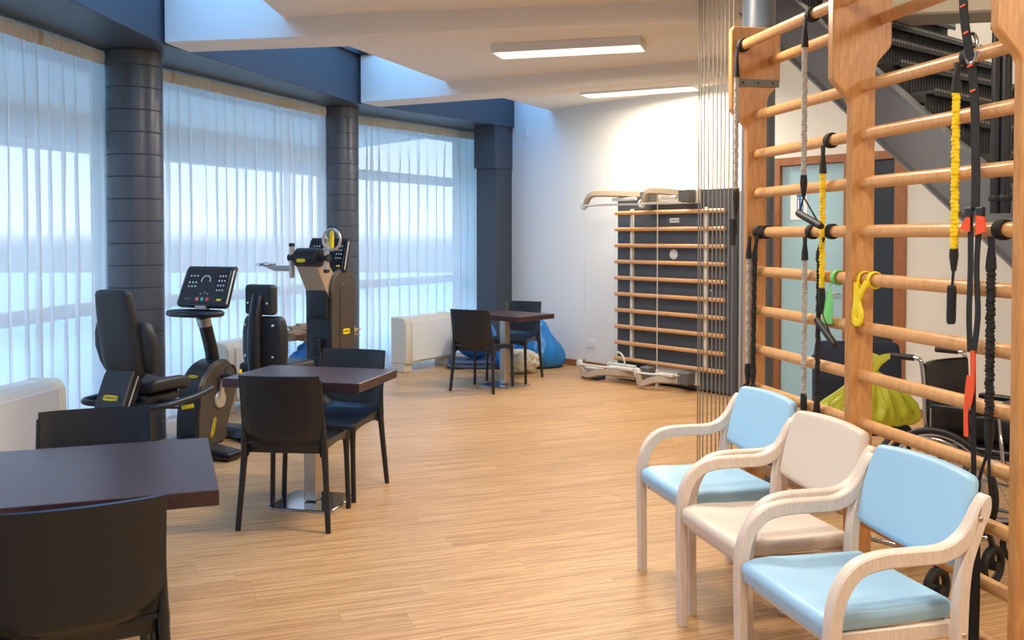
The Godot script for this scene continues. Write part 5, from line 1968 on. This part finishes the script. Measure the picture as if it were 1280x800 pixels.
# ---------------------------------------------------------------- radiator cabinets
func fan_coil(label: String, len: float) -> Node3D:
	var o := thing("radiator_cabinet", label, "radiator", "cream radiator cabinets under the windows")
	var h0 := 0.10
	var h1 := 0.62
	var dp := 0.23
	var prof := [[-dp / 2, h0], [dp / 2 - 0.01, h0], [dp / 2, h0 + 0.02], [dp / 2 - 0.012, h1 - 0.06], [dp / 2 - 0.035, h1 - 0.015], [dp / 2 - 0.07, h1], [-dp / 2, h1]]
	var g := G.new()
	side_extrude(g, prof, -len / 2 + 0.10, len / 2 - 0.10, 0.0)
	part("casing", g, M.cream_casing, o)
	for s in [-1.0, 1.0]:
		g = G.new()
		var pe := []
		for q in prof: pe.append([q[0] * 1.03, q[1] + (0.004 if q[1] > 0.3 else -0.004)])
		if s > 0: side_extrude(g, pe, len / 2 - 0.10, len / 2, 0.012)
		else: side_extrude(g, pe, -len / 2, -len / 2 + 0.10, 0.012)
		part("end_cap", g, M.cream_casing, o)
		g = G.new()
		g.box(Vector3(s * (len / 2 - 0.07), 0.05, -0.01), Vector3(0.13, 0.10, 0.18), 0.006)
		part("foot", g, M.cream_casing, o)
	g = G.new()
	g.box(Vector3(0, (h0 + h1) / 2 - 0.012, dp / 2 - 0.002), Vector3(len - 0.22, h1 - h0 - 0.07, 0.012), 0.003, Basis(Vector3(1, 0, 0), -0.022))
	part("front_panel", g, M.white_panel, o)
	for k in 5:
		g = G.new()
		g.box(Vector3(0, h1 + 0.002, -0.075 + k * 0.025), Vector3(len - 0.26, 0.006, 0.012), 0.001)
		part("grille_slat", g, M.white_panel, o)
	return o

func radiators():
	# beside the first table: far end shows
	var a := fan_coil("cream radiator cabinet under the curtain beside the square dark table", 1.5)
	var d := Vector2(0.135, 0.99)
	var p := Vector2(-2.995, 6.22) - d * 0.75
	place(a, p.x, p.y, 0.99, -0.135)
	a = fan_coil("cream radiator cabinet behind the exercise bike, mostly hidden by the arm trainer seat", 0.9)
	d = Vector2(0.354, 0.935)
	p = Vector2(-2.54, 8.25) + d * 0.45
	place(a, p.x, p.y, 0.935, -0.354)
	a = fan_coil("short cream radiator cabinet standing alone beside the blue ball", 0.95)
	d = Vector2(0.53, 0.848)
	p = Vector2(-1.285, 10.86) + d * 0.475
	place(a, p.x, p.y, 0.848, -0.53)

# ---------------------------------------------------------------- sacks, ball, clutter behind the wall bars
func lump(c: Vector3, r: Vector3, seed_: int, rough := 0.06, fine := 0.02, flat := 0.0, m := 26) -> G:
	var g := G.new()
	var f := FastNoiseLite.new()
	f.seed = seed_; f.frequency = 1.0; f.fractal_octaves = 2
	var rows := []
	for i in m + 1:
		var th := PI * i / m
		var row := PackedVector3Array()
		for j in m * 2:
			var ph := -TAU * j / (m * 2)
			var d := Vector3(sin(th) * cos(ph), -cos(th), sin(th) * sin(ph))
			var k := 1.0 + rough * f.get_noise_3dv(d * 1.6) + fine * absf(f.get_noise_3dv(d * 5.0 + Vector3(9, 3, 1))) * 2.0
			var q := Vector3(d.x * r.x, d.y * r.y, d.z * r.z) * k
			if q.y < -r.y * (1.0 - flat): q.y = -r.y * (1.0 - flat)
			row.append(c + q)
		rows.append(row)
	g.grid(rows, true)
	return g

func clutter():
	# far corner
	var g := lump(V(-0.43, 0.345, 11.33), Vector3(0.25, 0.245, 0.25), 3, 0.015, 0.0)
	single("gym_ball", g, M.blue_ball, "shiny blue inflated ball resting on the folded blue mat", "ball")
	var o := thing("folded_mat", "dark blue folded mat lying under the blue ball", "mat")
	for k in 2:
		g = G.new()
		g.rbox(V(-0.36, 0.027 + 0.046 * k, 11.32), Vector3(0.80 - 0.10 * k, 0.046, 0.46), 0.02, 8, func(p: Vector3) -> Vector3:
			var q := p
			q.y += 0.05 * smoothstep(0.28, 0.6, -(p.x + 0.36)) * 1.0
			return q)
		part("layer", g, M.mat_blue, o)
	g = lump(V(-0.07, 0.118, 11.12), Vector3(0.115, 0.125, 0.11), 8, 0.2, 0.06, 0.12)
	single("blue_sack", g, M.blue_bag, "small blue plastic sack lying between the ball and the pale bag", "sack")
	# tall full sack: broad at the foot, gathered at the top
	g = G.new()
	var rings := []
	var f := FastNoiseLite.new()
	f.seed = 12; f.frequency = 1.0
	for q in [[0.0, 0.20], [0.015, 0.29], [0.06, 0.33], [0.11, 0.345], [0.16, 0.35], [0.21, 0.34], [0.26, 0.32], [0.31, 0.29], [0.36, 0.26], [0.41, 0.23], [0.46, 0.205], [0.51, 0.19], [0.55, 0.172], [0.585, 0.135], [0.605, 0.07]]:
		var ring := PackedVector3Array()
		for k in 72:
			var a := -TAU * k / 72
			var rr: float = q[1] * (1.0 + 0.10 * f.get_noise_2d(cos(a) * 2.0 + 5.0, sin(a) * 2.0 + q[0] * 4.0) + 0.07 * f.get_noise_2d(cos(a) * 5.0, sin(a) * 5.0 + q[0] * 9.0) - 0.07 * absf(sin(a * 11.0 + q[0] * 6.0)) * smoothstep(0.28, 0.55, q[0]))
			ring.append(V(0.335 + cos(a) * rr * 0.86 - 0.09 * q[0] / 0.6, q[0] * 0.95, 11.35 - sin(a) * rr * 0.75))
		rings.append(ring)
	g.loft(rings)
	single("blue_sack", g, M.blue_bag, "big full blue plastic sack leaning in the corner by the end wall", "sack")
	g = lump(V(0.10, 0.128, 10.80), Vector3(0.20, 0.135, 0.13), 22, 0.25, 0.10, 0.1)
	single("pale_bag", g, M.pale_cloth, "pale crumpled bag on the floor under the corner table", "bag")
	# blue sacks and brown cloth by the window behind the arm trainer
	g = lump(V(-1.93, 0.25, 9.45), Vector3(0.27, 0.26, 0.22), 31, 0.2, 0.05, 0.05)
	single("laundry_sack", g, M.denim_blue, "blue stuffed sack behind the arm trainer seat, under a brown cloth", "sack")
	g = lump(V(-1.88, 0.60, 9.42), Vector3(0.33, 0.085, 0.20), 37, 0.4, 0.16, 0.1)
	single("brown_cloth", g, M.brown_cloth, "crumpled brown cloth heaped on the blue sack behind the arm trainer", "cloth")
	navy_chair()
	wheelchair()
	floor_pad()

func navy_chair():
	var o := thing("upholstered_chair", "navy upholstered chair behind the wall bars holding a yellow bag", "chair")
	place(o, 2.08, 5.72, -0.25, -0.97)
	var g := G.new()
	g.rbox(Vector3(0, 0.69, -0.20), Vector3(0.52, 0.40, 0.06), 0.028, 10, func(p: Vector3) -> Vector3:
		var q := p
		q.z += 0.03 * pow(p.x / 0.26, 2.0) - 0.12 * (p.y - 0.5)
		q.x *= 1.0 - 0.06 * smoothstep(0.75, 0.9, p.y)
		return q)
	part("backrest", g, M.navy, o)
	g = G.new()
	g.rbox(Vector3(0, 0.43, 0.03), Vector3(0.52, 0.07, 0.46), 0.03, 8)
	part("seat", g, M.navy, o)
	for s in [-1.0, 1.0]:
		g = G.new()
		g.tube(curve([Vector3(s * 0.25, 0.0, -0.26), Vector3(s * 0.25, 0.40, -0.20), Vector3(s * 0.25, 0.80, -0.235)]), 0.012, 8)
		part("leg", g, M.rubber, o)
		g = G.new()
		g.tube(PackedVector3Array([Vector3(s * 0.25, 0.0, 0.26), Vector3(s * 0.245, 0.40, 0.20)]), 0.012, 8)
		part("leg", g, M.rubber, o)
		g = G.new()
		g.tube(PackedVector3Array([Vector3(s * 0.25, 0.39, -0.21), Vector3(s * 0.245, 0.39, 0.21)]), 0.010, 8)
		part("seat_rail", g, M.rubber, o)
	# tied yellow bag on its seat
	var b := thing("plastic_bag", "tied yellow-green plastic bag lying on the navy chair", "bag")
	g = G.new()
	var f := FastNoiseLite.new()
	f.seed = 77; f.frequency = 1.0
	var rings := []
	for q in [[0.468, 0.15], [0.475, 0.25], [0.50, 0.285], [0.53, 0.30], [0.56, 0.295], [0.59, 0.275], [0.62, 0.245], [0.65, 0.21], [0.68, 0.17], [0.71, 0.125], [0.745, 0.075], [0.77, 0.03]]:
		var ring := PackedVector3Array()
		for k in 120:
			var a := -TAU * k / 120
			var pleat := 0.26 * absf(sin(a * 7.0 + q[0] * 5.0)) * smoothstep(0.49, 0.66, q[0]) + 0.06 * absf(sin(a * 17.0 + q[0] * 9.0))
			var rr: float = q[1] * (1.0 + 0.25 * f.get_noise_2d(cos(a) * 2.5, sin(a) * 2.5 + q[0] * 5.0) - pleat)
			ring.append(V(2.08 + cos(a) * rr - 0.10 * smoothstep(0.5, 0.77, q[0]) * 0.0, q[0], 5.53 - sin(a) * rr * 0.68))
		rings.append(ring)
	g.loft(rings)
	part("body", g, M.yellow_bag, b)
	g = G.new()
	rings = []
	for q in [[0.765, 0.028], [0.79, 0.05], [0.83, 0.085], [0.85, 0.09]]:
		var ring := PackedVector3Array()
		for k in 36:
			var a := -TAU * k / 36
			var rr: float = q[1] * (1.0 + 0.35 * sin(a * 5.0) * smoothstep(0.76, 0.85, q[0]))
			ring.append(V(2.08 + cos(a) * rr, q[0] + 0.02 * sin(a * 3.0), 5.53 - sin(a) * rr * 0.6))
		rings.append(ring)
	g.loft(rings, true, false)
	part("tied_neck", g, M.yellow_bag, b)

func wheelchair():
	var o := thing("wheelchair", "black and chrome wheelchair parked under the stairs behind the wall bars", "wheelchair")
	place(o, 2.39, 4.78, 0.62, -0.78)
	var g: G
	for s in [-1.0, 1.0]:
		g = G.new()
		var rp := PackedVector3Array()
		for k in 40:
			var a := TAU * k / 40
			rp.append(Vector3(s * 0.285, 0.30 + sin(a) * 0.285, -0.12 + cos(a) * 0.285))
		g.tube(rp, 0.016, 8, false, null, Vector3(1, 0, 0), true)
		var wh := part("wheel", g, M.rubber, o)
		g = G.new()
		var rp2 := PackedVector3Array()
		for p in rp: rp2.append(Vector3(s * 0.285, 0.30 + (p.y - 0.30) * 0.93, -0.12 + (p.z + 0.12) * 0.93))
		g.tube(rp2, 0.008, 6, false, null, Vector3(1, 0, 0), true)
		for k in 12:
			var a := TAU * k / 12
			g.tube(between(Vector3(s * 0.285, 0.30, -0.12), Vector3(s * 0.285, 0.30 + sin(a) * 0.265, -0.12 + cos(a) * 0.265)), 0.0022, 4, false)
		part("spokes", g, M.chrome, wh)
		g = G.new()
		var rp3 := PackedVector3Array()
		for p in rp: rp3.append(Vector3(s * 0.32, 0.30 + (p.y - 0.30) * 0.88, -0.12 + (p.z + 0.12) * 0.88))
		g.tube(rp3, 0.008, 6, false, null, Vector3(1, 0, 0), true)
		part("push_rim", g, M.chrome, wh)
		g = G.new()
		g.tube(curve([Vector3(s * 0.225, 0.28, -0.20), Vector3(s * 0.225, 0.60, -0.215), Vector3(s * 0.225, 0.88, -0.235), Vector3(s * 0.225, 0.925, -0.27), Vector3(s * 0.225, 0.925, -0.36)], 6), 0.011, 8)
		g.tube(PackedVector3Array([Vector3(s * 0.225, 0.47, -0.20), Vector3(s * 0.225, 0.47, 0.26), Vector3(s * 0.21, 0.42, 0.31), Vector3(s * 0.17, 0.14, 0.42)]), 0.011, 8)
		g.tube(PackedVector3Array([Vector3(s * 0.225, 0.26, -0.20), Vector3(s * 0.225, 0.24, 0.24), Vector3(s * 0.225, 0.47, 0.24)]), 0.010, 8)
		part("side_frame", g, M.chrome, o)
		g = G.new()
		g.tube(between(Vector3(s * 0.225, 0.925, -0.28), Vector3(s * 0.225, 0.925, -0.40)), 0.016, 10)
		part("push_handle", g, M.rubber, o)
		g = G.new()
		g.rbox(Vector3(s * 0.25, 0.70, 0.0), Vector3(0.05, 0.03, 0.34), 0.012, 6)
		var ar := part("armrest", g, M.black_vinyl, o)
		g = G.new()
		g.tube(PackedVector3Array([Vector3(s * 0.25, 0.47, -0.17), Vector3(s * 0.25, 0.69, -0.17), Vector3(s * 0.25, 0.69, 0.16), Vector3(s * 0.25, 0.47, 0.18)]), 0.010, 8)
		part("armrest_tube", g, M.chrome, ar)
		g = G.new()
		var cp := PackedVector3Array()
		for k in 24:
			var a := TAU * k / 24
			cp.append(Vector3(s * 0.23, 0.09 + sin(a) * 0.075, 0.25 + cos(a) * 0.075))
		g.tube(cp, 0.015, 8, false, null, Vector3(1, 0, 0), true)
		g.tube(between(Vector3(s * 0.21, 0.09, 0.25), Vector3(s * 0.25, 0.09, 0.25)), 0.03, 10)
		part("caster", g, M.rubber, o)
		g = G.new()
		g.box(Vector3(s * 0.10, 0.10, 0.46), Vector3(0.15, 0.015, 0.16), 0.005)
		part("footplate", g, M.rubber, o)
	g = G.new()
	g.rbox(Vector3(0, 0.69, -0.215), Vector3(0.44, 0.42, 0.025), 0.011, 8, func(p: Vector3) -> Vector3: return p + Vector3(0, 0, -0.05 * (1.0 - pow(p.x / 0.22, 2.0)) - 0.04 * (p.y - 0.6)))
	part("backrest", g, M.black_vinyl, o)
	g = G.new()
	g.rbox(Vector3(0, 0.50, 0.03), Vector3(0.43, 0.05, 0.42), 0.02, 8)
	part("seat", g, M.black_vinyl, o)
	# folded dark cushion on the seat
	g = G.new()
	g.t = o.transform
	g.rbox(Vector3(0.02, 0.61, 0.10), Vector3(0.36, 0.15, 0.26), 0.04, 10, func(p: Vector3) -> Vector3: return p + Vector3(0, 0.05 * p.x * 2.0 + 0.015 * sin(p.z * 20.0), 0))
	single("folded_cover", g, M.black_vinyl, "folded dark shiny cover lying on the wheelchair seat", "cover")

func floor_pad():
	# small black base plates standing on the floor under the bars
	var g := G.new()
	g.t = Transform3D(Basis(Vector3.UP, 0.5), V(1.66, 0, 3.30))
	g.rbox(Vector3(0, 0.012, 0), Vector3(0.16, 0.024, 0.11), 0.01, 5)
	single("foot_plate", g, M.rubber, "small flat black plate on the floor behind the wall bars", "plate")
	var o := thing("rollator", "black wheeled walking frame folded behind the beige chair and wall bars", "walking frame")
	place(o, 1.80, 4.20, -0.8, -0.6)
	for s in [-1.0, 1.0]:
		g = G.new()
		g.tube(curve([Vector3(s * 0.2, 0.18, 0.22), Vector3(s * 0.2, 0.5, 0.05), Vector3(s * 0.2, 0.62, -0.08)]), 0.014, 8)
		g.tube(curve([Vector3(s * 0.2, 0.18, -0.24), Vector3(s * 0.2, 0.45, -0.08), Vector3(s * 0.2, 0.52, 0.04)]), 0.014, 8)
		part("side_tube", g, M.machine_black, o)
		for z in [0.22, -0.24]:
			g = G.new()
			var cp := PackedVector3Array()
			for k in 24:
				var a := TAU * k / 24
				cp.append(Vector3(s * 0.2, 0.095 + sin(a) * 0.075, z + cos(a) * 0.075))
			g.tube(cp, 0.018, 8, false, null, Vector3(1, 0, 0), true)
			g.tube(between(Vector3(s * 0.2 - 0.025, 0.095, z), Vector3(s * 0.2 + 0.025, 0.095, z)), 0.022, 10)
			g.tube(between(Vector3(s * 0.2, 0.095, z), Vector3(s * 0.2, 0.19, z)), 0.012, 8)
			part("wheel", g, M.rubber, o)
	g = G.new()
	g.rbox(Vector3(0, 0.48, 0.0), Vector3(0.38, 0.03, 0.20), 0.012, 6)
	part("seat", g, M.black_vinyl, o)
	g = G.new()
	g.tube(between(Vector3(-0.2, 0.22, 0.2), Vector3(0.2, 0.22, 0.2)), 0.012, 8)
	g.tube(between(Vector3(-0.2, 0.22, -0.2), Vector3(0.2, 0.22, -0.2)), 0.012, 8)
	part("cross_tube", g, M.chrome, o)
